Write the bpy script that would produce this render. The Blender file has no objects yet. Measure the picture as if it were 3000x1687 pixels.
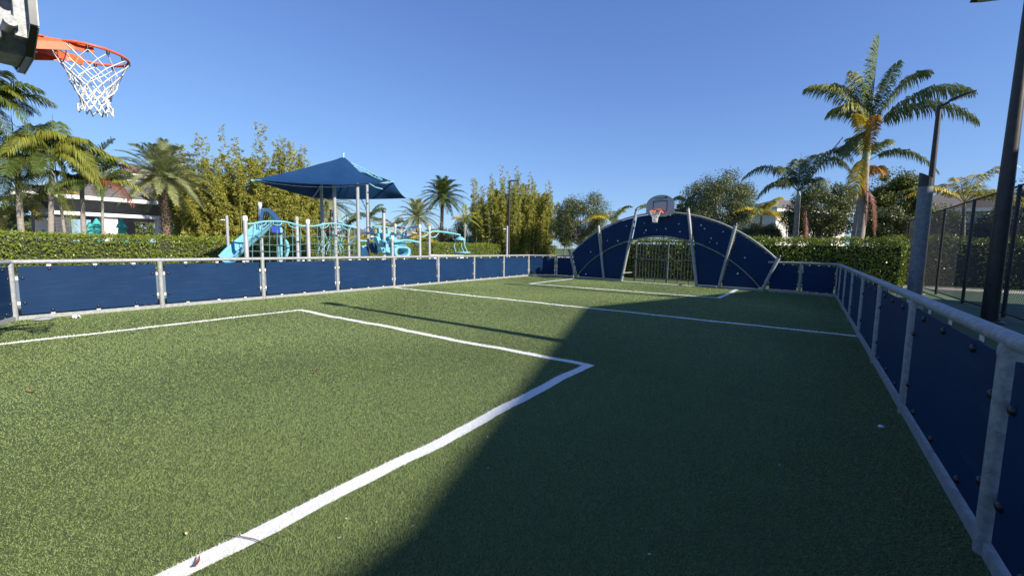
import bpy, bmesh, math, random
import numpy as np
from mathutils import Vector, Matrix
random.seed(7); rng=np.random.default_rng(7)
scn=bpy.context.scene; COL=scn.collection
R=math.radians
# ------------------------------------------------------------------ camera
F=1217.8454; YAW,PITCH,ROLL=R(35.4491),R(-5.5858),R(.8595); CH=1.3743
def _cam():
    cy,sy=math.cos(YAW),math.sin(YAW)
    f=np.array([-sy*math.cos(PITCH),cy*math.cos(PITCH),math.sin(PITCH)])
    r=np.array([cy,sy,0.]); u=np.cross(r,f); c,s=math.cos(ROLL),math.sin(ROLL)
    return c*r+s*u,-s*r+c*u,f
CR,CU,CF=_cam(); CP=np.array([0,0,CH])
def ray(u,v): return CF+CR*((u-1500)/F)+CU*((843.5-v)/F)
def gnd(u,v,z=0.): d=ray(u,v); return CP+d*((z-CH)/d[2])
def atX(u,v,X): d=ray(u,v); return CP+d*(X/d[0])
def atY(u,v,Y): d=ray(u,v); return CP+d*(Y/d[1])
def atD(u,v,D): d=ray(u,v); return CP+d*(D/math.hypot(d[0],d[1]))
cd=bpy.data.cameras.new('camera'); cam=bpy.data.objects.new('camera',cd); COL.objects.link(cam)
cd.sensor_width=36; cd.lens=F/3000*36; cd.clip_start=.02; cd.clip_end=3000
m=Matrix.Identity(4)
for i in range(3): m[i][0]=CR[i]; m[i][1]=CU[i]; m[i][2]=-CF[i]; m[i][3]=CP[i]
cam.matrix_world=m; scn.camera=cam
# ------------------------------------------------------------------ light
SUN_EL=R(29.2)
w=bpy.data.worlds.new('World'); scn.world=w; w.use_nodes=True
nt=w.node_tree; sky=nt.nodes.new('ShaderNodeTexSky'); sky.sky_type='NISHITA'; sky.sun_disc=False
sky.sun_elevation=SUN_EL; sky.sun_rotation=R(90); sky.air_density=1.0; sky.dust_density=0; sky.ozone_density=4; sky.altitude=0
bg=nt.nodes['Background']; bg.inputs[1].default_value=.12; EXPO=.7
def vmath(op,a,b):
    n=nt.nodes.new('ShaderNodeVectorMath'); n.operation=op
    for i,x in enumerate((a,b)):
        if isinstance(x,tuple): n.inputs[i].default_value=x
        else: nt.links.new(x,n.inputs[i])
    return n.outputs[0]
# the physical sky is far brighter near the horizon than a phone camera records: roll it off softly
kf=1/(2**EXPO*.12)
num=vmath('MULTIPLY',sky.outputs[0],(.168*kf,.183*kf,.292*kf)); den=vmath('ADD',vmath('MULTIPLY',sky.outputs[0],(.19,.115,.15)),(1,1,1))
nt.links.new(vmath('DIVIDE',num,den),bg.inputs[0])
sd=bpy.data.lights.new('sun','SUN'); sd.energy=4.9; sd.angle=R(.5); sd.color=(1,.93,.82)
so=bpy.data.objects.new('sun',sd); COL.objects.link(so)
so.rotation_euler=Vector((math.cos(SUN_EL),0,math.sin(SUN_EL))).to_track_quat('Z','Y').to_euler(); so.location=(60,0,40)
vs=scn.view_settings; vs.view_transform='Standard'; vs.look='None'; vs.exposure=EXPO; vs.gamma=1
scn.cycles.max_bounces=6; scn.cycles.transparent_max_bounces=8
# ------------------------------------------------------------------ materials
def new_mat(name):
    m=bpy.data.materials.new(name); m.use_nodes=True
    return m,m.node_tree.nodes,m.node_tree.links,m.node_tree.nodes['Principled BSDF']
def ramp(N,L,fac,stops):
    r=N.new('ShaderNodeValToRGB'); e=r.color_ramp.elements
    while len(e)<len(stops): e.new(.5)
    for el,(p,c) in zip(e,stops): el.position=p; el.color=(*c,1)
    L.new(fac,r.inputs[0]); return r.outputs[0]
def noise(N,L,scale,detail=4,rough=.6,coord='Object',vec=None,stretch=None):
    n=N.new('ShaderNodeTexNoise'); n.inputs['Scale'].default_value=scale; n.inputs['Detail'].default_value=detail; n.inputs['Roughness'].default_value=rough
    tc=N.new('ShaderNodeTexCoord'); o=tc.outputs[coord]
    if stretch:
        mp=N.new('ShaderNodeMapping'); mp.inputs['Scale'].default_value=stretch; L.new(o,mp.inputs[0]); o=mp.outputs[0]
    L.new(o,n.inputs[0]); return n.outputs[0]
def surf(name,c1,c2=None,scale=6,rough=.5,metal=0,bump=0,bscale=None,spec=.5,lo=.35,hi=.65,stretch=None,detail=4,rvar=0):
    m,N,L,b=new_mat(name)
    b.inputs['Roughness'].default_value=rough; b.inputs['Metallic'].default_value=metal; b.inputs['Specular IOR Level'].default_value=spec
    if c2 is None: c2=tuple(x*.85 for x in c1)
    f=noise(N,L,scale,detail,stretch=stretch)
    L.new(ramp(N,L,f,[(lo,c1),(hi,c2)]),b.inputs['Base Color'])
    if rvar:
        mr=N.new('ShaderNodeMapRange'); mr.inputs[3].default_value=rough-rvar; mr.inputs[4].default_value=rough+rvar; L.new(f,mr.inputs[0]); L.new(mr.outputs[0],b.inputs['Roughness'])
    if bump:
        f2=noise(N,L,bscale or scale*4,6,stretch=stretch); bp=N.new('ShaderNodeBump'); bp.inputs['Strength'].default_value=bump; bp.inputs['Distance'].default_value=.02
        L.new(f2,bp.inputs['Height']); L.new(bp.outputs[0],b.inputs['Normal'])
    return m
def leafmat(name,cols,trans=.25,rough=.45,spec=.4):
    m,N,L,b=new_mat(name)
    g=N.new('ShaderNodeNewGeometry')
    c=ramp(N,L,g.outputs['Random Per Island'],[(i/(len(cols)-1),x) for i,x in enumerate(cols)])
    L.new(c,b.inputs['Base Color']); b.inputs['Roughness'].default_value=rough; b.inputs['Specular IOR Level'].default_value=spec
    t=N.new('ShaderNodeBsdfTranslucent'); L.new(c,t.inputs[0])
    mx=N.new('ShaderNodeMixShader'); mx.inputs[0].default_value=trans
    L.new(b.outputs[0],mx.inputs[1]); L.new(t.outputs[0],mx.inputs[2]); L.new(mx.outputs[0],N['Material Output'].inputs[0])
    return m
M={}
M['galv']=surf('galvanised_steel',(.39,.40,.40),(.26,.27,.275),scale=26,rough=.52,metal=.15,bump=.3,bscale=60,rvar=.12,spec=.35)
M['galv_box']=surf('galvanised_sheet',(.37,.38,.38),(.26,.275,.275),scale=18,rough=.55,metal=.1,bump=.3,bscale=40,spec=.3)
M['galv_dark']=surf('shade_toned_steel',(.24,.245,.24),(.16,.165,.165),scale=14,rough=.6,metal=.1,spec=.3)  # galvanised steel with the goal bars' shade put into its colour
def panelmat():
    m,N,L,b=new_mat('blue_panel')
    f=noise(N,L,1.3,6); base=ramp(N,L,f,[(.3,(.006,.026,.076)),(.7,(.009,.034,.094))])
    s=noise(N,L,4,8,.8,stretch=(.35,.35,7)); sc=ramp(N,L,s,[(.52,(0,0,0)),(.80,(1,1,1))])
    mx=N.new('ShaderNodeMixRGB'); mx.inputs[2].default_value=(.05,.09,.17,1); mu=N.new('ShaderNodeMath'); mu.operation='MULTIPLY'; mu.inputs[1].default_value=.5
    L.new(sc,mu.inputs[0]); L.new(mu.outputs[0],mx.inputs[0]); L.new(base,mx.inputs[1]); f3=noise(N,L,17,2,.5); fl=ramp(N,L,f3,[(.80,(0,0,0)),(.815,(1,1,1))]); m3=N.new('ShaderNodeMixRGB'); m3.inputs[2].default_value=(.45,.5,.55,1)
    L.new(fl,m3.inputs[0]); L.new(mx.outputs[0],m3.inputs[1]); L.new(m3.outputs[0],b.inputs['Base Color'])
    rr_=N.new('ShaderNodeMapRange'); rr_.inputs[3].default_value=.40; rr_.inputs[4].default_value=.62; L.new(s,rr_.inputs[0]); L.new(rr_.outputs[0],b.inputs['Roughness'])
    b.inputs['Roughness'].default_value=.5; b.inputs['Specular IOR Level'].default_value=.12
    return m
M['panel']=panelmat()
M['bolt']=surf('bolt_cap',(.018,.02,.028),rough=.3)
M['white']=surf('white_plastic',(.78,.78,.76),(.66,.66,.65),scale=8,rough=.4)
M['post_white']=surf('light_post',(.50,.50,.50),(.42,.42,.43),scale=5,rough=.38,metal=.3)
M['dark_pole']=surf('bronze_pole',(.03,.024,.02),(.045,.036,.03),scale=8,rough=.45,metal=.2)
M['black']=surf('black_vinyl',(.012,.012,.013),(.02,.02,.02),rough=.45)
M['orange']=surf('orange_steel',(.78,.13,.03),(.68,.10,.025),scale=12,rough=.4)
M['net']=surf('net_cord',(.82,.82,.80),(.62,.62,.60),scale=60,rough=.8)
M['rope']=surf('teal_rope',(.10,.22,.22),(.06,.14,.15),scale=30,rough=.8)
M['aqua']=surf('aqua_plastic',(.17,.43,.53),(.15,.39,.49),scale=2,rough=.4)
M['aqua_metal']=surf('aqua_tube',(.20,.47,.53),(.17,.43,.49),scale=3,rough=.35)
M['royal']=surf('royal_blue_plastic',(.02,.06,.42),(.018,.05,.36),scale=2,rough=.35)
M['navyp']=surf('navy_plastic',(.018,.07,.16),(.014,.055,.13),scale=2,rough=.35)
M['sail']=surf('sail_cloth',(.007,.036,.102),(.009,.044,.12),scale=1.2,rough=.8,spec=.15,bump=.15,bscale=5)
M['board']=surf('grey_backboard',(.46,.48,.47),(.42,.44,.43),scale=4,rough=.45)
M['navy_ink']=surf('navy_ink',(.02,.025,.05),rough=.5)
M['stucco']=surf('stucco',(.74,.73,.70),(.66,.65,.63),scale=9,rough=.9,bump=.25,bscale=60)
M['fascia']=surf('white_fascia',(.82,.81,.78),(.75,.74,.71),scale=3,rough=.6)
M['cream']=surf('cream_stucco',(.76,.71,.62),(.70,.65,.57),scale=6,rough=.9)
M['greywall']=surf('grey_stucco',(.36,.37,.39),(.31,.32,.34),scale=6,rough=.9)
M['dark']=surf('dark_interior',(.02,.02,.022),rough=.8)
M['glass']=surf('dark_glass',(.03,.04,.05),(.05,.06,.07),rough=.12)
def tiles(name,c1,c2,rows):
    m,N,L,b=new_mat(name)
    tc=N.new('ShaderNodeTexCoord'); sp=N.new('ShaderNodeSeparateXYZ'); L.new(tc.outputs['Object'],sp.inputs[0])
    mu=N.new('ShaderNodeMath'); mu.operation='MULTIPLY'; mu.inputs[1].default_value=rows; L.new(sp.outputs[2],mu.inputs[0])
    fr=N.new('ShaderNodeMath'); fr.operation='FRACT'; L.new(mu.outputs[0],fr.inputs[0])
    n=noise(N,L,5,5); col=ramp(N,L,n,[(.3,c1),(.7,c2)])
    bp=N.new('ShaderNodeBump'); bp.inputs['Strength'].default_value=1; bp.inputs['Distance'].default_value=.12; L.new(fr.outputs[0],bp.inputs['Height']); L.new(bp.outputs[0],b.inputs['Normal'])
    dk=ramp(N,L,fr.outputs[0],[(0,(.35,.35,.35)),(.22,(1,1,1))]); mx=N.new('ShaderNodeMixRGB'); mx.blend_type='MULTIPLY'; mx.inputs[0].default_value=1
    L.new(col,mx.inputs[1]); L.new(dk,mx.inputs[2]); L.new(mx.outputs[0],b.inputs['Base Color']); b.inputs['Roughness'].default_value=.8
    return m
M['roof']=tiles('brown_roof_tiles',(.165,.145,.13),(.12,.105,.095),4.2)
M['stone']=tiles('stacked_stone',(.17,.175,.19),(.10,.105,.12),5)
M['teal']=surf('teal_canvas',(.06,.40,.36),(.05,.35,.32),scale=4,rough=.8)
M['tan']=surf('tan_canvas',(.50,.42,.34),(.44,.37,.30),scale=3,rough=.8)
M['bark']=surf('grey_bark',(.22,.19,.16),(.13,.11,.09),scale=14,rough=.9,bump=.6,bscale=30)
M['palmtrunk']=surf('palm_trunk',(.36,.32,.27),(.20,.175,.15),scale=5,rough=.9,bump=.6,bscale=10,stretch=(1,1,7))
M['datetrunk']=surf('date_trunk',(.11,.075,.05),(.20,.14,.10),scale=16,rough=.95,bump=.8,bscale=26)
M['shaft']=surf('crownshaft',(.30,.36,.19),(.36,.38,.24),scale=4,rough=.5,stretch=(1,1,.3))
M['culm']=surf('bamboo_culm',(.20,.20,.06),(.28,.26,.09),scale=6,rough=.5)
M['palm']=leafmat('palm_leaf',[(.06,.095,.02),(.10,.145,.03),(.15,.19,.042),(.08,.115,.025)],.28)
M['palmy']=leafmat('palm_leaf_yellow',[(.48,.37,.03),(.60,.43,.035),(.40,.35,.04),(.66,.42,.045)],.35)
M['palmlime']=leafmat('palm_leaf_lime',[(.17,.205,.03),(.24,.26,.04),(.30,.29,.045),(.20,.23,.034)],.3)  # yellow-green leaf; on some green palms it paints sunlight into the fronds
M['palmd']=leafmat('palm_leaf_dark',[(.06,.09,.024),(.095,.13,.03),(.16,.18,.036),(.075,.11,.026),(.25,.24,.045)],.32)  # the last, yellow tone paints sunlit leaf edges into the dark green
M['palmo']=leafmat('palm_leaf_orange',[(.42,.20,.03),(.50,.28,.04),(.34,.15,.03)],.35)
M['palmb']=leafmat('palm_leaf_dead',[(.16,.055,.03),(.22,.075,.035),(.12,.045,.028),(.27,.12,.06)],.15)
M['date']=leafmat('date_leaf',[(.19,.225,.09),(.26,.285,.12),(.34,.36,.165),(.18,.21,.085)],.2)
M['hedge']=leafmat('hedge_leaf',[(.125,.17,.02),(.18,.23,.025),(.24,.285,.036),(.155,.20,.021)],.25,.38,.5)
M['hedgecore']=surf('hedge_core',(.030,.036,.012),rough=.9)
M['bamboo']=leafmat('bamboo_leaf',[(.21,.225,.038),(.31,.31,.052),(.40,.37,.07),(.24,.25,.042)],.3)
M['oak']=leafmat('tree_leaf',[(.07,.092,.032),(.11,.135,.046),(.17,.19,.068),(.09,.115,.038)],.22)
M['oak2']=leafmat('tree_leaf_bright',[(.08,.11,.02),(.13,.16,.03),(.20,.21,.04)],.25)
M['dry']=surf('dry_leaf',(.30,.16,.08),(.22,.10,.05),scale=40,rough=.7)
M['redleaf']=surf('red_leaf',(.24,.08,.05),(.16,.05,.035),scale=40,rough=.7)
M['turf']=surf('turf_backing',(.065,.09,.028),(.05,.072,.022),scale=3,rough=.95)
M['lawn']=surf('lawn_grass',(.085,.12,.03),(.055,.085,.02),scale=2,rough=.95,bump=.5,bscale=60)
M['rubber']=surf('rubber_surface',(.24,.30,.30),(.20,.25,.26),scale=60,rough=.95)
M['tennis']=surf('tennis_paint',(.075,.13,.07),(.062,.11,.06),scale=1.5,rough=.85,bump=.1,bscale=200)
M['path']=surf('pale_path',(.52,.48,.42),(.44,.41,.36),scale=3,rough=.9)
M['pave']=surf('pool_deck_paving',(.46,.43,.39),(.40,.37,.34),scale=3,rough=.9)
M['lens']=surf('lamp_lens',(.55,.55,.52),rough=.25)
def blademat(name,cols,tr):
    m,N,L,b=new_mat(name)
    g=N.new('ShaderNodeNewGeometry'); c=ramp(N,L,g.outputs['Random Per Island'],[(i/(len(cols)-1),x) for i,x in enumerate(cols)])
    n=noise(N,L,.55,7,.68); v=ramp(N,L,n,[(.28,(.92,.95,.93)),(.5,(1.08,1.08,1.06)),(.74,(1.18,1.15,1.08))])
    mx=N.new('ShaderNodeMixRGB'); mx.blend_type='MULTIPLY'; mx.inputs[0].default_value=1; L.new(c,mx.inputs[1]); L.new(v,mx.inputs[2])
    L.new(mx.outputs[0],b.inputs['Base Color']); b.inputs['Roughness'].default_value=.5; b.inputs['Specular IOR Level'].default_value=.35
    t=N.new('ShaderNodeBsdfTranslucent'); L.new(mx.outputs[0],t.inputs[0]); ms=N.new('ShaderNodeMixShader'); ms.inputs[0].default_value=tr
    L.new(b.outputs[0],ms.inputs[1]); L.new(t.outputs[0],ms.inputs[2]); L.new(ms.outputs[0],N['Material Output'].inputs[0])
    return m
M['blade']=blademat('turf_fibre',[(.17,.235,.075),(.235,.31,.103),(.28,.355,.132),(.20,.27,.087),(.255,.33,.116),(.33,.40,.17)],.25)
M['wblade']=blademat('white_fibre',[(.80,.80,.79),(.86,.86,.85),(.76,.76,.75)],.2)
M['chaff']=leafmat('chaff',[(.55,.54,.40),(.62,.60,.5),(.45,.42,.2),(.7,.7,.66)],.1)
M['linebase']=surf('line_backing',(.60,.60,.58),(.52,.52,.50),rough=.95)
# ------------------------------------------------------------------ mesh building
class MB:
    def __init__(s): s.v=[]; s.f=[]; s.sm=[]; s.n=0
    def add(s,v,f,smooth=False):
        v=np.asarray(v,float).reshape(-1,3); s.v.append(v)
        for q in f: s.f.append([i+s.n for i in q]); s.sm.append(smooth)
        s.n+=len(v); return s
    def box(s,c,d,rot=None):
        x,y,z=[k/2 for k in d]
        p=np.array([(a*x,b*y,e*z) for a in(-1,1) for b in(-1,1) for e in(-1,1)])
        if rot is not None: p=p@np.array(rot.to_matrix() if hasattr(rot,'to_matrix') else rot).T
        return s.add(p+np.array(c,float),[(0,1,3,2),(4,6,7,5),(0,4,5,1),(2,3,7,6),(0,2,6,4),(1,5,7,3)])
    def beam(s,p0,p1,wd,h,up=(0,0,1)):
        p0=Vector(p0); p1=Vector(p1); t=(p1-p0).normalized(); up=Vector(up)
        if abs(t.dot(up))>.98: up=Vector((1,0,0))
        a=t.cross(up).normalized()*wd/2; b=a.cross(t).normalized()*h/2
        v=[p+x*a+y*b for p in(p0,p1) for x,y in((-1,-1),(1,-1),(1,1),(-1,1))]
        return s.add([tuple(q) for q in v],[(0,3,2,1),(4,5,6,7),(0,1,5,4),(1,2,6,5),(2,3,7,6),(3,0,4,7)])
    def tube(s,path,r,seg=8,caps=True):
        P=[Vector(p) for p in path]; n=len(P); rs=r if hasattr(r,'__len__') else [r]*n
        v=[]; a=None
        for i,p in enumerate(P):
            t=(P[min(i+1,n-1)]-P[max(i-1,0)]).normalized()
            if a is None: a=t.cross(Vector((0,0,1)) if abs(t.z)<.9 else Vector((1,0,0))).normalized()
            else:
                a=a-t*a.dot(t); a.normalize()
            b=t.cross(a)
            for k in range(seg):
                q=2*math.pi*k/seg; v.append(tuple(p+(a*math.cos(q)+b*math.sin(q))*rs[i]))
        f=[(i*seg+k,i*seg+(k+1)%seg,(i+1)*seg+(k+1)%seg,(i+1)*seg+k) for i in range(n-1) for k in range(seg)]
        s.add(v,f,True)
        if caps:
            s.add(v[:seg],[tuple(range(seg))[::-1]]); s.add(v[-seg:],[tuple(range(seg))])
        return s
    def lathe(s,prof,seg=20,c=(0,0,0)):
        v=[(c[0]+r*math.cos(2*math.pi*k/seg),c[1]+r*math.sin(2*math.pi*k/seg),c[2]+z) for r,z in prof for k in range(seg)]
        return s.add(v,[(i*seg+k,i*seg+(k+1)%seg,(i+1)*seg+(k+1)%seg,(i+1)*seg+k) for i in range(len(prof)-1) for k in range(seg)],True)
    def dome(s,c,n,r,h):
        n=Vector(n).normalized(); q=Vector((0,0,1)).rotation_difference(n).to_matrix()
        prof=[(r,0),(r*.96,h*.4),(r*.7,h*.8),(r*.35,h*.97),(0.001,h)]; v=[]
        for rr,z in prof:
            for k in range(8): v.append(tuple(q@Vector((rr*math.cos(k*math.pi/4),rr*math.sin(k*math.pi/4),z))+Vector(c)))
        return s.add(v,[(i*8+k,i*8+(k+1)%8,(i+1)*8+(k+1)%8,(i+1)*8+k) for i in range(4) for k in range(8)],True)
    def prism(s,poly,off):
        n=len(poly); P=np.array(poly,float); Q=P+np.array(off,float)
        return s.add(np.vstack([P,Q]),[tuple(range(n))[::-1],tuple(range(n,2*n))]+[(i,(i+1)%n,n+(i+1)%n,n+i) for i in range(n)])
    def grid(s,fn,nu,nv,smooth=True):
        v=[tuple(fn(i/nu,j/nv)) for i in range(nu+1) for j in range(nv+1)]
        return s.add(v,[(i*(nv+1)+j,(i+1)*(nv+1)+j,(i+1)*(nv+1)+j+1,i*(nv+1)+j+1) for i in range(nu) for j in range(nv)],smooth)
    def mesh(s,name,mat):
        me=bpy.data.meshes.new(name); me.from_pydata(np.vstack(s.v).tolist(),[],s.f); me.polygons.foreach_set('use_smooth',s.sm); me.update(); me.materials.append(mat); return me
    def build(s,name,mat,parent=None,loc=None):
        me=bpy.data.meshes.new(name); V=np.vstack(s.v)
        off=np.zeros(3)
        if parent is not None: off=np.array(parent['_o'])
        if loc is not None: off=np.array(loc,float)
        me.from_pydata((V-off).tolist(),[],s.f); me.polygons.foreach_set('use_smooth',s.sm); me.update()
        return link(name,me,mat,parent,loc)
def link(name,me,mat,parent=None,loc=None):
    if mat is not None and not me.materials: me.materials.append(mat)
    o=bpy.data.objects.new(name,me); COL.objects.link(o)
    if parent is not None: o.parent=parent; o['_o']=parent['_o']
    else: o['_o']=list(loc) if loc is not None else [0.,0.,0.]
    if loc is not None and parent is None: o.location=loc
    return o
def raw(name,V,faces,mat,parent=None,loc=None,smooth=False):
    """numpy mesh: faces is an (n,k) array, verts in world space"""
    off=np.zeros(3)
    if parent is not None: off=np.array(parent['_o'])
    elif loc is not None: off=np.array(loc,float)
    V=np.asarray(V,np.float32)-off.astype(np.float32); n,k=faces.shape
    me=bpy.data.meshes.new(name); me.vertices.add(len(V)); me.vertices.foreach_set('co',V.ravel())
    me.loops.add(n*k); me.loops.foreach_set('vertex_index',faces.astype(np.int32).ravel())
    me.polygons.add(n); me.polygons.foreach_set('loop_start',np.arange(0,n*k,k,dtype=np.int32))
    if smooth: me.polygons.foreach_set('use_smooth',np.ones(n,bool))
    me.update(calc_edges=True); return link(name,me,mat,parent,loc)
def tag(o,label=None,cat=None,group=None,kind=None):
    if label: o['label']=label
    if cat: o['category']=cat
    if group: o['group']=group
    if kind: o['kind']=kind
    return o
def thing(name,loc,label,cat,group=None):
    o=bpy.data.objects.new(name,None); COL.objects.link(o); o.location=loc; o.empty_display_size=.2; o['_o']=[float(x) for x in loc]
    return tag(o,label,cat,group)
def struct(o): o['kind']='structure'; return o
def dup(o,parent,loc=None):
    c=o.copy(); COL.objects.link(c); c.parent=parent
    if loc is not None: c.location=loc
    return c
def norm(a): return a/np.maximum(np.linalg.norm(a,axis=-1,keepdims=True),1e-9)
def leafquads(C,D,Nn,L,W):
    """diamond leaves: centre base C, direction D, normal Nn"""
    D=norm(D); S=norm(np.cross(D,Nn)); L=np.asarray(L).reshape(-1,1); W=np.asarray(W).reshape(-1,1)
    n=len(C); V=np.empty((n,4,3)); V[:,0]=C; V[:,1]=C+D*L*.45+S*W*.5; V[:,2]=C+D*L; V[:,3]=C+D*L*.45-S*W*.5
    return V.reshape(-1,3),np.arange(n*4).reshape(n,4)
def randdir(n):
    v=rng.normal(size=(n,3)); return norm(v)
# ------------------------------------------------------------------ ground
def sheet(name,poly,z,mat):
    o=MB().add([(x,y,z) for x,y in poly],[tuple(range(len(poly)))]).build(name,mat); return struct(o)
sheet('ground',[(-900,-900),(900,-900),(900,900),(-900,900)],-.02,M['lawn'])
XL,XR=-10.998,.755; S=2.0; Y0=.79
pf=lambda p:(float(p[0]),float(p[1]))
PN=(-9.85,.29); P9=(-9.85,17.45); FA=(-8.72,17.34); FF=(-1.24,16.6); R9=(-.2,16.5); R8=(.745,16.2)
RN=(-.2,-.31)
court=[(XL,Y0),(XL,Y0+16),P9,FA,(-6.6,17.7),(-3.4,17.5),FF,R9,R8,(XR,Y0),RN,(-1.3,-.2),(-8.7,-.2),PN]
sheet('artificial_turf',court,0,M['turf'])
sheet('playground_surface',[(-25.2,1),(-13,1),(-13,24),(-25.2,24)],-.012,M['rubber'])
sheet('tennis_court',[(3.0,-12),(10.4,-12),(10.4,22.6),(3.0,22.6)],-.012,M['tennis'])
sheet('path',[(1.6,22.62),(14,22.62),(14,24.2),(1.6,24.2)],-.008,M['path'])
sheet('pool_deck',[(-60,-12),(-28.5,-12),(-28.5,60),(-60,60)],-.012,M['pave'])
# ------------------------------------------------------------------ turf fibres and lines
def wob(t,seed,a=.012): 
    return a*(math.sin(t*2.1+seed)+.6*math.sin(t*5.3+seed*2.7)+.35*math.sin(t*11.9+seed*1.3))
LW=.108
b_l,b_r,y1,y2=-8.60,-2.04,4.43,13.24
def linepts(a,b,seed,amp=.012):
    a=np.array(a,float); b=np.array(b,float); n=max(2,int(np.linalg.norm(b-a)/.12)); d=(b-a)/np.linalg.norm(b-a); nn=np.array([-d[1],d[0]])
    return np.array([a+(b-a)*i/n+nn*wob(i*.12,seed,amp) for i in range(n+1)])
LINES={'near':[linepts((b_l,-.1),(b_l,y1),1),linepts((b_l,y1),(b_r,y1),2,.018),linepts((b_r,y1),(b_r,-.1),3)],
 'half':[linepts((XL+.05,Y0+8),(XR-.05,Y0+8),4,.016)],
 'far':[linepts((-8.6,16.95),(-8.6,y2),5),linepts((-8.6,y2),(b_r,y2-.05),6),linepts((b_r,y2-.05),(-2.0,16.6),7)],
 'goal':[linepts((-6.45,17.12),(-3.35,16.82),8,.006)]}
def line_mask(P):
    msk=np.zeros(len(P),bool)
    for k,ls in LINES.items():
        for l in ls:
            a=l[0]; b=l[-1]; d=b-a; ln=np.linalg.norm(d); d/=ln
            t=(P-a)@d; o=(P-a)@np.array([-d[1],d[0]]); tt=np.clip(t,0,ln)
            wv=np.interp(tt,np.linalg.norm(l-a,axis=1),(l-a)@np.array([-d[1],d[0]]))
            msk|=(t>-LW/2)&(t<ln+LW/2)&(np.abs(o-wv)<LW/2*(1+.03*rng.normal(size=len(P)))*(.55 if k=='goal' else 1))
    return msk
def inpoly(P,poly):
    x,y=P[:,0],P[:,1]; r=np.zeros(len(P),bool); j=len(poly)-1
    for i in range(len(poly)):
        xi,yi=poly[i]; xj,yj=poly[j]; c=((yi>y)!=(yj>y))&(x<(xj-xi)*(y-yi)/(yj-yi+1e-12)+xi); r^=c; j=i
    return r
def blades(P,h,wd,lean):
    n=len(P); a=rng.uniform(0,2*math.pi,n); d=np.linalg.norm(P,axis=1)
    s=np.stack([np.cos(a),np.sin(a),np.zeros(n)],1)*wd[:,None]*.5
    B=np.column_stack([P,np.full(n,.001)])
    gx=np.sin(P[:,0]*1.3+np.sin(P[:,1]*.9)*1.5); gy=np.cos(P[:,1]*1.1+np.sin(P[:,0]*.7)*1.8)
    roll=(np.floor((P[:,1]+3.35)/3.9)%2)*2-1; gx=gx*.6; gy=gy*.5+roll*.3
    la=rng.uniform(0,2*math.pi,n); lm=rng.uniform(.2,1.0,n)*lean
    off=np.stack([np.cos(la)*lm+gx*.35*lean,np.sin(la)*lm+gy*.35*lean,np.ones(n)],1)*h[:,None]
    V=np.empty((n,3,3)); V[:,0]=B-s; V[:,1]=B+s; V[:,2]=B+off
    return V.reshape(-1,3),np.arange(n*3).reshape(n,3)
def scatter():
    out=[]
    # polar rings around the viewpoint, density falling with distance
    for d0 in np.arange(.8,20,.08):
        d1=d0+.08; dens=math.exp(np.interp(d0+.04,[1.2,2.5,3.7,5.7,9,15,20],np.log([46000,30000,16000,6500,3000,1700,1300])))
        area=math.pi*(d1*d1-d0*d0)*.42; n=int(area*dens)
        r=np.sqrt(rng.uniform(d0*d0,d1*d1,n)); th=R(90)+rng.uniform(R(-30),R(98),n)
        out.append(np.stack([r*np.cos(th),r*np.sin(th)],1))
    P=np.vstack(out); return P[inpoly(P,court)]
P=scatter(); mk=line_mask(P); d=np.linalg.norm(P,axis=1)
def bw(d): return np.clip(.00085*d,.0019,.011)
g=~mk; g&=~((np.abs(P[:,1]-4.41-.01*np.sin(P[:,0]*3))<.011)&(P[:,0]>-2.0)&(P[:,0]<.7)); hh=lambda d:rng.uniform(.006,.012,len(d))*np.clip(.85+d*.06,.95,1.5)
V,Fc=blades(P[g],hh(d[g]),bw(d[g]),1.7)
tag(raw('turf_fibres',V,Fc,M['blade']),kind='stuff')
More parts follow.
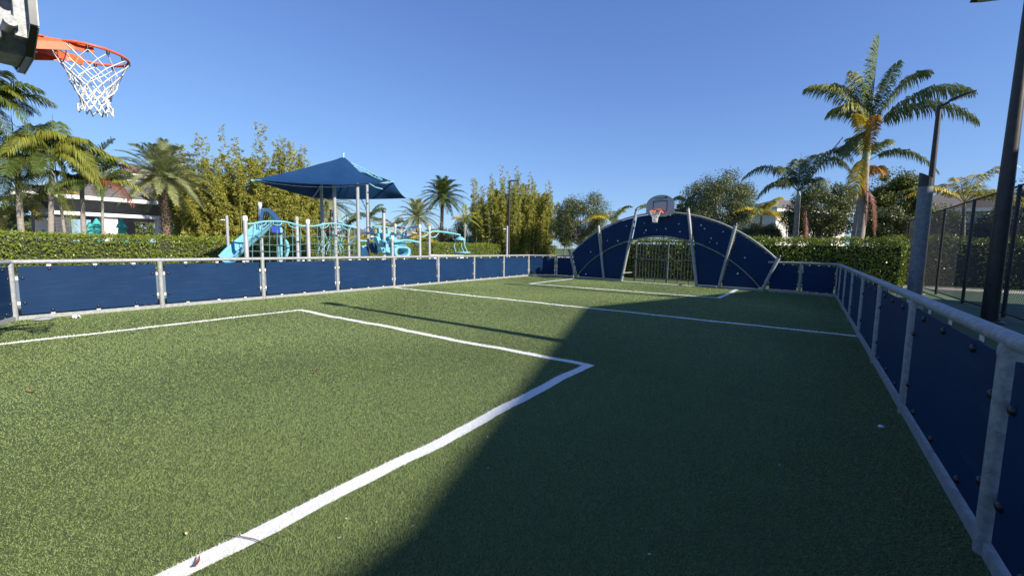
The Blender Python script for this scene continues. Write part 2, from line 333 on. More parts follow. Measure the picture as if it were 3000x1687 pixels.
# pale chaff caught between the fibres
n=420; r_=np.sqrt(rng.uniform(1.2,13.0**2,n)); th=R(90)+rng.uniform(R(-20),R(92),n); Q=np.stack([r_*np.cos(th),r_*np.sin(th)],1); Q=Q[inpoly(Q,court)]; n=len(Q)
C=np.column_stack([Q,rng.uniform(.012,.02,n)]); D_=randdir(n)*[1,1,.15]; sz=rng.uniform(.005,.016,n)
V,Fc=leafquads(C,D_,np.array([0,0,1.])+.3*randdir(n),sz*rng.uniform(1,2.2,n),sz*.6); tag(raw('turf_chaff',V,Fc,M['chaff']),kind='stuff')
lab={'near':'penalty_line','half':'halfway_line','far':'penalty_line','goal':'goal_line'}
for k,ls in LINES.items():
    mb=MB()
    for l in ls:
        dd=np.gradient(l,axis=0); nn=norm(np.stack([-dd[:,1],dd[:,0]],1)); hw=LW/2*(.6 if k=='goal' else 1)
        # corners are extended half a width so the strokes meet
        l=l.copy(); l[0]-=norm(dd[:1])[0]*LW/2; l[-1]+=norm(dd[-1:])[0]*LW/2
        jit=1+.05*rng.normal(size=(len(l),2)); A=l+nn*hw*jit[:,:1]; B=l-nn*hw*jit[:,1:]
        z=(.002 if k=='near' else .004)+.0012*len(mb.v)
        n=len(l)
        mb.add(np.vstack([np.column_stack([A,np.full(n,z)]),np.column_stack([B,np.full(n,z)])]),[(i,n+i,n+i+1,i+1) for i in range(n-1)])
    # white fibres standing on the stroke
    a=[]
    for l in ls:
        ln=np.linalg.norm(l[-1]-l[0]); dm=np.linalg.norm(l,axis=1); cum=np.linspace(0,1,len(l))
        n=int(ln*LW*30000); t=rng.uniform(0,1,n); x=np.interp(t,cum,l[:,0]); y=np.interp(t,cum,l[:,1]); o=rng.uniform(-.5,.5,n)*LW*1.02*(.6 if k=='goal' else 1)
        dv=(l[-1]-l[0])/ln; Q=np.stack([x-dv[1]*o,y+dv[0]*o],1); dq=np.linalg.norm(Q,axis=1)
        a.append(Q[rng.uniform(0,1,n)<np.clip((2.0/np.maximum(dq,.5))**1.3,.14,1)])
    Q=np.vstack(a); dq=np.linalg.norm(Q,axis=1); V,Fc=blades(Q,rng.uniform(.007,.013,len(Q))*np.clip(.85+dq*.06,.95,1.5),bw(dq)*1.7,1.8)
    mb.add(V,Fc.tolist()); o=mb.build(lab[k],M['wblade']); struct(o)
# ------------------------------------------------------------------ barrier fences
def v3(p,z=0): return Vector((p[0],p[1],z))
PSH={}
def barrier(label,pts,inside,rail_ends=None,panels=None,skip_posts=()):
    t=thing('barrier_fence',(*pts[0],0),label,'barrier','galvanised barriers with blue panels round the pitch')
    for i,p in enumerate(pts):
        if i in skip_posts: continue
        mb=MB().tube([(p[0],p[1],0),(p[0],p[1],.985)],.043,14)
        mb.tube([(p[0],p[1],.93),(p[0],p[1],.97)],.046,14)
        mb.build('post',M['galv'],t)
    rail=[v3(p,1.0) for p in pts]
    if rail_ends: rail=[v3(rail_ends[0],1.0)]*(rail_ends[0] is not None)+rail+[v3(rail_ends[1],1.0)]*(rail_ends[1] is not None)
    # subdivide so that corners bend crisply
    rr=[]
    for i,p in enumerate(rail):
        if 0<i<len(rail)-1:
            a=(rail[i-1]-p).normalized()*.05; b=(rail[i+1]-p).normalized()*.05; rr+=[p+a,p+(a+b)*.18,p+b]
        else: rr.append(p)
    MB().tube(rr,.0375,14).build('top_rail',M['galv'],t)
    base=MB()
    for i in range(len(pts)-1):
        a,b=v3(pts[i],.036+.001*(i%2)),v3(pts[i+1],.036+.001*(i%2)); d=(b-a).normalized(); base.beam(a+d*.04,b-d*.04,.046,.066)
    base.build('base_rail',M['galv_box'],t)
    for i in range(len(pts)-1):
        a,b=v3(pts[i]),v3(pts[i+1]); d=b-a; L=d.length; d.normalize(); n=Vector(inside(a,b,d))
        p0=a+d*.078; p1=b-d*.078; z0,z1=.098,.922
        key=round(L,2)
        c=(p0+p1)/2
        mb=MB(); q=[p0+Vector((0,0,z0)),p1+Vector((0,0,z0)),p1+Vector((0,0,z1)),p0+Vector((0,0,z1))]
        mb.prism([tuple(x-n*.009) for x in q],tuple(n*.018))
        pn=mb.build('panel',M['panel'],t)
        W=(p1-p0).length; spots=[]
        def brk(e,q,*a,**k): MB().beam(e,q,*a,**k).build('bracket',M['white'],pn)
        for f in (.2,.52,.82):
            for z,zb in ((z1-.045,z1+.02),(z0+.045,z0-.012)):
                e=p0+d*W*f; spots.append(e+Vector((0,0,z)))
                brk(e+Vector((0,0,z))-n*.013,e+Vector((0,0,zb+(.026 if zb>z else -.014)))-n*.013,.055,.006,up=n)
        for z in (.72,.29):
            for e,q2 in ((p0,a),(p1,b)):
                sg=1 if e is p0 else -1; spots.append(e+d*sg*.05+Vector((0,0,z)))
                brk(e+d*sg*.07+Vector((0,0,z))-n*.013,q2+d*sg*.03+Vector((0,0,z))-n*.013,.006,.055)
        for sp in spots:
            k=tuple(round(x,3) for x in n)
            if k not in PSH: PSH[k]=MB().dome((0,0,0),n,.025,.019).mesh('bolt',M['bolt'])
            ob=link('bolt',PSH[k],None,pn); ob.location=sp+n*.0092-Vector(pn['_o'])
    return t
def inward(a,b,d):
    n=Vector((-d.y,d.x,0)); c=Vector((-5.1,8.8,0))
    return n if (c-a).dot(n)>0 else -n
Lp=[(-8.82,.25),PN]+[(XL,Y0+S*i) for i in range(9)]+[P9,(-8.83,17.35)]
Rp=[(-1.14,-.25),RN]+[(XR,Y0+S*i-(.05 if i<2 else 0)) for i in range(8)]+[R8,R9,(-1.13,16.59)]
barrier('long sunlit barrier of blue panels beside the playground, with its angled far corner panel',Lp,inward,skip_posts=(0,len(Lp)-1))
barrier('shaded barrier of blue panels along the lamp posts and chain link fence',Rp,inward,skip_posts=(0,len(Rp)-1))
# ------------------------------------------------------------------ arched goal walls
def arch_wall(label,c,d,n,far):
    c=Vector((*c,0)); d=Vector((*d,0)).normalized(); n=Vector((*n,0)).normalized(); Z=Vector((0,0,1))
    W=lambda s,z,o=0: c+d*s+Z*z+n*o
    t=thing('goal_wall',tuple(c),label,'goal wall')
    posts=[(-3.72,-4.13,1.23),(-2.29,-2.66,2.36),(-1.47,-.93,2.95),(1.61,1.13,2.91),(2.37,2.80,2.26),(3.75,4.17,1.16)]
    line=[(lambda z,f=f,tp=tp,h=h:f+(tp-f)*z/h) for f,tp,h in posts]
    Rr=(4.09**2+1.72**2)/(2*1.72)
    zo=lambda s:2.80-Rr+math.sqrt(max(Rr*Rr-s*s,0)) if abs(s)<4.3 else 1.0
    Ri=(3.72**2+1.80**2)/(2*1.80)
    zi=lambda s:1.87-Ri+math.sqrt(max(Ri*Ri-s*s,0)) if abs(s)<3.72 else 0.07
    for f,tp,h in posts:
        mb=MB(); p0=W(f,0,.05); p1=W(tp,h,.05); r=.058
        mb.tube([p0,p1],r,14); mb.tube([W(f,0,.05),W(f+(tp-f)*.02,.05,.05)],.072,14)
        o=mb.build('post',M['galv'],t)
        e=(p1-p0).normalized(); MB().tube([p1,p1+e*.05,p1+e*.09],[.061,.055,.02],14).build('cap',M['bolt'],o)
    ss=np.linspace(-4.12,4.12,40); MB().tube([W(s,zo(s)+.03,-.06) for s in ss],.034,12).build('outer_arch',M['galv'],t)
    ss=np.linspace(-3.68,3.68,40); MB().tube([W(s,max(zi(s),.05),.035) for s in ss],.024,12).build('inner_arch',M['galv_dark'],t)
    for k in range(5):
        La,Ra=line[k],line[k+1]
        def col(tt,top):
            z=1.
            for _ in range(25):
                s=La(z)+(Ra(z)-La(z))*tt; z=(zo(s)-.035 if top=='o' else (zi(s)+.03 if top=='i+' else (zi(s)-.03 if top=='i-' else .085)))
            s=La(z)+(Ra(z)-La(z))*tt; return s,max(z,.085)
        T=np.linspace(.055,.945,15) if k!=2 else np.linspace(.035,.965,18)
        regs=[('i+','o')]+([('b','i-')] if k!=2 else [])
        for bt,tp in regs:
            lo=[col(x,bt) for x in T]; hi=[col(x,tp) for x in T]
            pr=[(a,b) for a,b in zip(lo,hi) if b[1]-a[1]>.05]
            if len(pr)<3: continue
            poly=[W(*a,-.012) for a,b in pr]+[W(*b,-.012) for a,b in pr[::-1]]
            pn=MB().prism([tuple(x) for x in poly],tuple(n*.022)).build('panel',M['panel'],t)
            (s0,a0),(s1,a1)=pr[1],pr[-2]; mb=MB(); 
            for i in range(1,len(pr)-1,3):
                a,b=pr[i]
                if b[1]-a[1]>.25:
                    for z in (a[1]+.07,b[1]-.07): mb.dome(W(a[0] if z<(a[1]+b[1])/2 else b[0],z,.0105),n,.02,.015)
            if mb.v: mb.build('bolt_row',M['bolt'],pn)
    if far:
        st=MB(); spots=[(-1.361,2.335),(-2.214,1.722),(-1.724,1.711),(-.579,2.423),(-.501,2.142),(-.56,2.034),(.803,2.363),(.306,2.189),(-.06,2.15),(.864,2.063),(1.755,2.161),(2.001,1.808),(1.962,1.676),(2.399,2.049),(2.212,1.628),(3.153,1.13),(1.627,2.293),(-3.238,.218),(-3.02,1.22),(2.959,.565)]
        for i,(s,z) in enumerate(spots):
            o=MB().dome(W(s,z,.0105),n,rng.uniform(.018,.038),.016).build('white_dot',M['white'],t)  # small white domes for the white dots on the wall
    base=MB()
    for k in (0,1,3,4):
        base.beam(W(posts[k][0]+.09,.036),W(posts[k+1][0]-.09,.036),.062,.07)
    base.build('base_rail',M['galv_box'],t)
    # recessed goal cage
    off=-1.0; x0,x1=-1.36,1.38; z1=1.70
    g=MB(); 
    for a,b in (((x0,.14),(x1,.14)),((x0+.02,.95),(x1-.02,.95)),((x0,z1),(x1,z1))): g.beam(W(*a,off),W(*b,off),.045,.045)
    for sx in (x0,x1): g.beam(W(sx,.0,off),W(sx,z1+.1,off),.06,.06)
    g.beam(W(.06,.0,off+.002),W(.06,z1,off+.002),.085,.06)
    for sx in (-1.48,1.6):
        g.beam(W(sx,.36,-.02),W(x0 if sx<0 else x1,.36,off),.04,.05); g.beam(W(sx*.72,1.72,-.02),W(x0 if sx<0 else x1,1.72,off),.04,.05)
    for sx in (-.9,-.45,.5,.95): g.beam(W(sx,0,off),W(sx,.13,off),.03,.03)
    g.build('goal_frame',M['galv_dark'],t)
    for i in range(20):
        s=x0+(x1-x0)*(i+.5)/20+.005
        if abs(s-.06)<.05: continue
        MB().tube([W(s,.16,off),W(s,z1-.02,off)],.014,6).build('bar',M['galv_dark'],t)
    return t,W
fd=np.array([.99519,-.09797]); far_c=(-4.98,16.971)
arch_wall('tall arched blue goal wall with a barred goal at the far end of the pitch',far_c,fd,(-.09797,-.99519),True)
nd=np.array([-1,.065]); nd/=np.linalg.norm(nd); nn_=(.065,1)
arch_wall('arched blue goal wall behind the near basketball hoop',(-4.98,.0),nd,nn_,False)
# ------------------------------------------------------------------ basketball hoops
def text_mesh(s,size):
    cu=bpy.data.curves.new('t','FONT'); cu.body=s; cu.size=size; cu.extrude=.001; cu.align_x='CENTER'
    o=bpy.data.objects.new('t',cu); COL.objects.link(o); dg=bpy.context.evaluated_depsgraph_get()
    me=bpy.data.meshes.new_from_object(o.evaluated_get(dg)); v=np.array([x.co[:] for x in me.vertices]); f=[tuple(p.vertices) for p in me.polygons]
    bpy.data.objects.remove(o); bpy.data.curves.remove(cu); return v,f
def hoop(label,c,d,n,zb,rimz,rimoff,tint):
    c=Vector((c[0],c[1],0)); d=Vector((*d,0)).normalized(); n=Vector((*n,0)).normalized(); Z=Vector((0,0,1))
    W=lambda s,z,o=0: c+d*s+Z*z+n*o
    t=thing('basketball_hoop',tuple(W(0,zb,0)),label,'basketball hoop','basketball hoops at the two ends of the pitch')
    # outline: rounded top, straight sides, chamfered bottom corners
    hw=.545; pts=[(-.25,zb-.10),(.25,zb-.10),(hw,zb+.03),(hw,zb+.36)]
    for a in np.linspace(0,math.pi,15)[1:-1]: pts.append((hw*math.cos(a)**1 if abs(math.cos(a))>0 else 0,zb+.36+.36*math.sin(a)))
    pts+=[(-hw,zb+.36),(-hw,zb+.03)]
    mb=MB().prism([tuple(W(s,z,-.022)) for s,z in pts],tuple(n*.022)); bd=mb.build('backboard',M['board'],t)
    # black edge band and white lip
    e=MB(); k=len(pts); w2=MB()
    for i in range(k):
        a,b=pts[i],pts[(i+1)%k]; e.beam(W(*a,-.020),W(*b,-.020),.014,.034,up=n); w2.beam(W(*a,.0015),W(*b,.0015),.022,.006,up=n)
    e.build('edge_band',M['bolt'],bd); w2.build('edge_lip',M['board'],bd)
    sq=MB()
    for a,b in (((-.275,zb+.49),(.275,zb+.49)),((-.275,zb+.10),(-.275,zb+.505)),((.275,zb+.10),(.275,zb+.505)),((-.275,zb+.10),(.275,zb+.10))):
        sq.beam(W(*a,.003),W(*b,.003),.028,.004,up=n)
    sq.build('target_square',M['navy_ink'],bd)
    for s_,sz,zz in (('KOMPAN',.082,zb+.575),('FreeGame',.05,zb+.525)):
        v,f=text_mesh(s_,sz)
        wp=[tuple(W(-x*(1.25 if sz>.06 else 1.1)*mir,zz+y,.003+zz_)) for mir in (-1,) for x,y,zz_ in v]
        MB().add(wp,f).build('lettering',M['navy_ink'],bd)
    star=MB()
    for a in range(6):
        q=a*math.pi/3+.4; star.beam(W(.225+.02*math.cos(q),zb+.625+.02*math.sin(q),.003),W(.225+.062*math.cos(q),zb+.625+.062*math.sin(q),.003),.02,.004,up=n)
    star.build('star_emblem',M['navy_ink'],bd)
    # steel support frame behind the board
    fr=MB()
    fr.prism([tuple(W(s,z,-.15)) for s,z in ((-.16,zb-.09),(.16,zb-.09),(.27,zb+.06),(.27,zb+.42),(-.27,zb+.42),(-.27,zb+.06))],tuple(n*.127))
    for sx in (-.36,.36): fr.beam(W(sx,zb-.02,-.055),W(sx,zb+.55,-.055),.07,.06)
    for zz in (zb+.05,zb+.30): fr.tube([W(-.45,zz,-.11),W(.45,zz,-.11)],.035,10)
    fr.build('support_frame',M['galv'],t)
    ar=MB()
    for sx in (-.2,.2):
        ar.tube([W(sx,zb+.28,-.14),W(sx*3.0,zb-.18,-.33)],.032,10); ar.tube([W(sx,zb+.02,-.14),W(sx*3.0,zb-.2,-.31)],.032,10)
    ar.build('support_arm',M['galv'],t)
    rc=W(0,rimz,rimoff); rr=.226
    th=np.linspace(0,2*math.pi,41); rim=MB().tube([rc+d*rr*math.cos(a)+n*rr*math.sin(a) for a in th],.0105,8,False); rm=rim.build('rim',M['orange'],t)
    br=MB()
    for sx in (-1,1):
        br.beam(W(sx*.085,rimz-.035,.0),W(sx*.195,rimz-.015,rimoff-.02),.008,.062); 
        br.beam(W(sx*.17,rimz-.10,.0),W(sx*.16,rimz-.02,rimoff-.1),.008,.055)
    br.beam(W(-.11,rimz-.03,.006),W(.11,rimz-.03,.006),.012,.13,up=(0,0,1)); br.beam(W(-.1,rimz,.02),W(.1,rimz,rimoff-rr),.12,.008)
    br.build('rim_bracket',M['orange'],t)
    lp=MB(); N=12
    for i in range(N):
        a=2*math.pi*(i+.5)/N; p=rc+d*rr*math.cos(a)+n*rr*math.sin(a); lp.tube([p+Z*-.008,p-Z*.032],.011,6)
    lp.build('net_hook',M['bolt'],rm)
    net=MB(); H=.44; rows=9
    def ring(i,r):
        f=r/rows; rad=rr*(1-.62*min(f/.72,1)**.8)+(.012*max(0,f-.72)/.28); a=2*math.pi*(i+.5*(r%2)+.5)/N
        wv=.012*math.sin(i*2.1+r*1.7)
        return rc+d*(rad+wv)*math.cos(a)+n*(rad+wv)*math.sin(a)-Z*(.03+H*f**.92+.008*math.sin(i*3.3+r))
    for i in range(N):
        for s0 in (0,1):
            path=[];j=i
            for r in range(rows+1):
                path.append(ring(j,r))
                if s0==0: j=j+(1 if r%2==1 else 0)
                else: j=j-(1 if r%2==0 else 0)
            net.tube(path,[.0036 if k<4 else .0052 for k in range(rows+1)],5)
    for r in range(4,rows):
        for i in range(N):
            p=ring(i,r); net.dome(p-n*.004,n,.011,.012)
    net.build('net',M['net'],t)
    return t
hoop('basketball hoop with white net on grey rounded backboard above the arched goal wall',(far_c[0]+fd[0]*.11-.09797*.2,far_c[1]+fd[1]*.11-.99519*.2),fd,(-.09797,-.99519),2.76,2.88,.42,0)
hoop('near orange basketball hoop seen from the side at the upper left corner',(-4.92,.545),(-1,0),(0,1),2.79,2.90,.352,0)
# ------------------------------------------------------------------ lamp posts
def lamp_post(name,label,base,h,dirn,arm,rise,r0,r1,mat,group,head=(.62,.30,.07),pitch=.18):
    bx,by=base; t=thing(name,(bx,by,-.02),label,'lamp post',group); dx,dy=dirn
    mb=MB().tube([(bx,by,-.02),(bx,by,h*.32),(bx,by,h)],[r0,r0*.97,r1],4 if name=='square_lamp' else 14); mb.lathe([(r0*1.9,0),(r0*1.9,.03),(r0*1.3,.06)],16,(bx,by,-.02)); p=mb.build('pole',mat,t)
    MB().tube([(bx,by,h-.02),(bx+dx*arm*.5,by+dy*arm*.5,h-.02+rise*.35),(bx+dx*arm,by+dy*arm,h-.02+rise)],.035,8).build('arm',mat,t)
    a=Vector((bx+dx*arm,by+dy*arm,h-.02+rise)); e=Vector((dx*math.cos(pitch),dy*math.cos(pitch),math.sin(pitch))); b=a+e*head[0]; sd=Vector((-dy,dx,0)); up=sd.cross(e)*-1
    if up.z<0: up=-up
    hb=MB(); prof=[]
    for q,wf,hf in ((0,.45,.9),(.15,.8,1),(.75,1,.75),(1,.82,.35)):
        c=a+e*head[0]*q; wd=head[1]*wf/2; hh=head[2]*hf
        prof+=[tuple(c-sd*wd),tuple(c+sd*wd),tuple(c+sd*wd*.8+up*hh),tuple(c-sd*wd*.8+up*hh)]
    f=[(i*4+k,i*4+(k+1)%4,(i+1)*4+(k+1)%4,(i+1)*4+k) for i in range(3) for k in range(4)]+[(3,2,1,0),(12,13,14,15)]
    ho=hb.add(prof,f).build('lamp_head',mat,t)
    c=a+e*head[0]*.55-up*.004; q=[c+e*x*head[0]*.28+sd*y*head[1]*.33 for x,y in((-1,-1),(1,-1),(1,1),(-1,1))]
    MB().prism([tuple(x) for x in q],tuple(up*-.006)).build('lens',M['lens'],ho)
    return t
LG='bronze lamp posts around the pitch'
lamp_post('lamp_post','tall dark lamp post nearest the right edge, its head cut off at the top',(3.08,12.54),6.30,(-1,0),.18,.06,.125,.075,M['dark_pole'],LG)
lamp_post('lamp_post','dark lamp post rising past the palm fronds, its arm tilted up to the right',(3.14,19.70),6.22,(1,0),.22,.10,.10,.065,M['dark_pole'],LG,pitch=.35)
lamp_post('lamp_post','dark lamp post standing outside the shaded barrier, beyond the right edge',(3.06,5.38),6.30,(-1,0),.18,.06,.125,.075,M['dark_pole'],LG)
b=atD(1490,740,30.5); lamp_post('lamp_post','slim dark lamp post in front of the rounded bamboo clump',(b[0],b[1]),atD(1497,530,30.5)[2],(.85,.5),.06,.0,.085,.06,M['dark_pole'],LG,head=(.62,.34,.07),pitch=.02)
def light_column(label,u,vt,D,sgn):
    p=atD(u,vt,D); t=thing('light_column',(p[0],p[1],-.02),label,'light column','short grey light columns by the hedge')
    MB().tube([(p[0],p[1],-.02),(p[0],p[1],p[2])],.06,12).build('pole',M['greywall'],t)
    a=np.array([CR[0],CR[1],0])*sgn; z=p[2]-.22
    MB().tube([(p[0],p[1],z),tuple(p[:2]+a[:2]*.12)+(z,)],.025,8).lathe([(.001,.05),(.09,.04),(.12,0),(.001,-.01)],12,(p[0]+a[0]*.2,p[1]+a[1]*.2,z)).build('lamp_head',M['white'],t)
light_column('short grey light column standing in front of the rounded bamboo clump',1486,662,27,-1)
light_column('short grey light column left of the playground slide',664,632,24.0,-1)
# galvanised column beside the second lamp post
p=atY(2680,840,12.9); q=atY(2697,545,12.9)
t=thing('steel_column',(p[0],p[1],-.02),'thick galvanised steel column with slanted black cap beside the dark lamp post','column')
MB().tube([(p[0],p[1],-.02),(p[0],p[1],q[2])],.125,18).build('pole',M['galv_dark'],t)
mb=MB(); v=[];
for zt in (q[2]-.02,None):
    for k in range(18):
        a=2*math.pi*k/18; v.append((p[0]+.13*math.cos(a),p[1]+.13*math.sin(a),zt if zt else q[2]+.20-.09*math.cos(a)))
mb.add(v,[(k,(k+1)%18,18+(k+1)%18,18+k) for k in range(18)]+[tuple(range(18,36))],False).build('cap',M['black'],t)
# ------------------------------------------------------------------ chain link fences
def chain_fence(label,a,b,h,np_,rails=True,mesh=.062):
    a=np.array(a,float); b=np.array(b,float); L=np.linalg.norm(b-a); d=(b-a)/L
    t=thing('chain_link_fence',(a[0],a[1],-.02),label,'fence','black chain link fences of the tennis court')
    for i in range(np_):
        p=a+d*L*i/(np_-1); MB().tube([(p[0],p[1],-.02),(p[0],p[1],h+.03)],.036,10).build('post',M['black'],t)
    for z in (h,.08): MB().tube([(a[0],a[1],z),(b[0],b[1],z)],.024,8).build('rail',M['black'],t)
    # wires: two families of diagonals clipped to the rectangle
    segs=[]
    for sgn in (1,-1):
        for c in np.arange(-h,L+h,mesh*1.414):
            # s = c + sgn*z
            z0,z1=.1,h
            s0,s1=c+sgn*z0,c+sgn*z1
            lo=[z0,z1]
            def zat(s): return (s-c)/sgn
            zz=sorted((zat(0),zat(L))); za,zb=max(z0,zz[0]),min(z1,zz[1])
            if zb-za>.05: segs.append((c+sgn*za,za,c+sgn*zb,zb,.003*sgn))
    S_=np.array(segs); nn=np.array([-d[1],d[0]]); n=len(S_)
    r=.0031; A=np.column_stack([a[0]+d[0]*S_[:,0]+nn[0]*S_[:,4],a[1]+d[1]*S_[:,0]+nn[1]*S_[:,4],S_[:,1]]); B=np.column_stack([a[0]+d[0]*S_[:,2]+nn[0]*S_[:,4],a[1]+d[1]*S_[:,2]+nn[1]*S_[:,4],S_[:,3]])
    T=norm(B-A); N3=np.tile(np.array([nn[0],nn[1],0.]),(n,1)); U=np.cross(T,N3)
    V=np.empty((n,8,3))
    for k,(x,y) in enumerate(((1,0),(0,1),(-1,0),(0,-1))): V[:,k]=A+U*r*x+N3*r*y; V[:,4+k]=B+U*r*x+N3*r*y
    f=np.array([(k,(k+1)%4,4+(k+1)%4,4+k) for k in range(4)]); Fc=(np.arange(n)[:,None,None]*8+f[None]).reshape(-1,4)
    raw('wire_mesh',V.reshape(-1,3),Fc,M['black'],t)
    return t
chain_fence('tall black chain link fence running alongside the pitch behind the lamp posts',(3.6,1.6),(3.6,29.1),2.86,10)
chain_fence('black chain link fence across the far end of the tennis court',(3.75,30.0),(13,30.0),2.86,5)
# ------------------------------------------------------------------ house that shades the pitch (stands beyond the right edge of the photograph)
def window(t,c,ux,uz,w,h,n,fm=None,gm=None):
    c=Vector(c); ux=Vector(ux); n=Vector(n); Z=Vector((0,0,1))
    f=MB()
    for sx in (-1,1): f.beam(c+ux*sx*(w/2)-Z*h/2+n*.03,c+ux*sx*(w/2)+Z*h/2+n*.03,.08,.09,up=n)
    for sz in (-1,1): f.beam(c-ux*(w/2-.045)+Z*sz*h/2+n*.032,c+ux*(w/2-.045)+Z*sz*h/2+n*.032,.09,.08,up=n)
    fo=f.build('window',fm or M['fascia'],t)
    q=[c+ux*x*w/2+Z*y*h/2+n*.012 for x,y in((-1,-1),(1,-1),(1,1),(-1,1))]
    MB().prism([tuple(p) for p in q],tuple(n*.008)).build('pane',gm or M['glass'],fo)
T=math.tan(SUN_EL); HX=11.6
hz=lambda xs:(HX-xs)*T
ze,zp=hz(-1.50),hz(-4.22)
t=thing('house',(HX,8.85,-.02),'large cream house with gabled roof whose shadow falls across the pitch','house')
za=hz(-1.54)
MB().box((HX+6.2,7.5,(za-.3)/2),(11.2,20.2,za-.3)).build('wall',M['cream'],t)
MB().prism([(HX+.45,1.7,za-.3),(HX+.45,16.1,za-.3),(HX+.45,8.85,zp-.5)],(9,0,0)).build('gable_wall',M['cream'],t)
MB().box((HX+6.1,7.4,za-.14),(12.2,21.0,.28)).build('eave',M['fascia'],t)
for sgn,y0 in ((-1,1.25),(1,16.5)):
    MB().prism([(HX,y0,za+.003),(HX,8.85,zp),(HX,8.85,zp-.22),(HX,y0-sgn*.9,za+.003)],(10,0,0)).build('roof',M['roof'],t)
for z in (1.6,4.6):
    for y in (3.2,6.6,11.0,14.4): window(t,(HX+.6,y,z),(0,1,0),0,1.4,1.3,(-1,0,0))
# ------------------------------------------------------------------ hedges
def hedge(label,p0,p1,width,h,dens,leaf,wobble=.05,gaps=(),spread=.75):
    p0=np.array(p0,float); p1=np.array(p1,float); L=np.linalg.norm(p1-p0); d=(p1-p0)/L; n=np.array([-d[1],d[0]])
    t=thing('hedge',(p0[0],p0[1],-.02),label,'hedge')
    mid=(p0+p1)/2; a=math.atan2(d[1],d[0])
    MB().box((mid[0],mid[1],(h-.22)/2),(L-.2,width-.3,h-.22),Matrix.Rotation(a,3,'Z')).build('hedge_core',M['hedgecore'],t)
    faces=[]
    for (area,kind) in ((L*width,'t'),(L*h,'f'),(L*h,'b'),(width*h,'s'),(width*h,'e')):
        k=int(area*dens); u=rng.uniform(0,1,k); v=rng.uniform(0,1,k); e=rng.normal(0,.055,k)
        if kind=='t': s_,o,z=u*L,(v-.5)*width,h+e; N_=np.tile([0,0,1.],(k,1))
        elif kind in 'fb':
            sg=1 if kind=='f' else -1; s_,z=u*L,v*h; o=sg*(width/2+e); N_=np.tile([n[0]*sg,n[1]*sg,.0],(k,1))
        else:
            sg=-1 if kind=='s' else 1; o,z=(u-.5)*width,v*h; s_=(0 if sg<0 else L)+sg*e; N_=np.tile([d[0]*sg,d[1]*sg,0.],(k,1))
        wv=wobble*(np.sin(s_*1.7)+np.sin(s_*4.1+1)+.8*np.sin(z*5+s_*2.3)); o=o+np.sign(o)*wv*.5; z=z+wv*.5*(kind=='t')
        C=np.stack([p0[0]+d[0]*s_+n[0]*o,p0[1]+d[1]*s_+n[1]*o,z],1)
        hole=np.zeros(k,bool)
        for (gs,gz,gr) in gaps: hole|=(np.hypot(s_-gs,(z-gz)*1.2)<gr*(1+.3*rng.normal(size=k)))&(kind!='t')
        faces.append((C[~hole],N_[~hole]))
    k=int(L*7)
    for q in range(5):
        if q==0: su=rng.uniform(0,1,k)*L; so=(rng.uniform(0,1,k)-.5)*width; sh=rng.uniform(.03,.17,k)
        faces.append((np.stack([p0[0]+d[0]*su+n[0]*so,p0[1]+d[1]*su+n[1]*so,h+sh*(q+.5)/5],1)+rng.normal(0,.012,(k,3)),np.tile([0,0,.6],(k,1))))
    C=np.vstack([f[0] for f in faces]); N_=np.vstack([f[1] for f in faces]); k=len(C)
    N2=norm(N_+spread*rng.normal(size=(k,3))); D=norm(np.cross(N2,randdir(k))+np.array([0,0,.35])+N_*.25)
    V,Fc=leafquads(C,D,N2,rng.uniform(.7,1.25,k)*leaf,rng.uniform(.4,.6,k)*leaf)
    raw('foliage',V,Fc,M['hedge'],t)
    return t
hedge('long clipped sunlit hedge behind the playground on the left',(-26.6,-6),(-26.6,46),1.3,1.57,330,.105,gaps=((12.9,1.2,.25),(27.7,.9,.3),(43.5,.6,.35)))
hedge('clipped hedge behind the arched goal wall with a bright sunlit top',(-9.7,20.6),(2.75,20.6),1.1,1.83,460,.085,spread=.36)
hedge('loose shaded hedge beyond the tennis court, seen through the chain link',(3.2,26.2),(13.5,26.2),1.3,2.0,150,.12,wobble=.12,gaps=((2.2,.8,.5),(4.0,.9,.6),(5.6,.7,.4)),spread=.4)
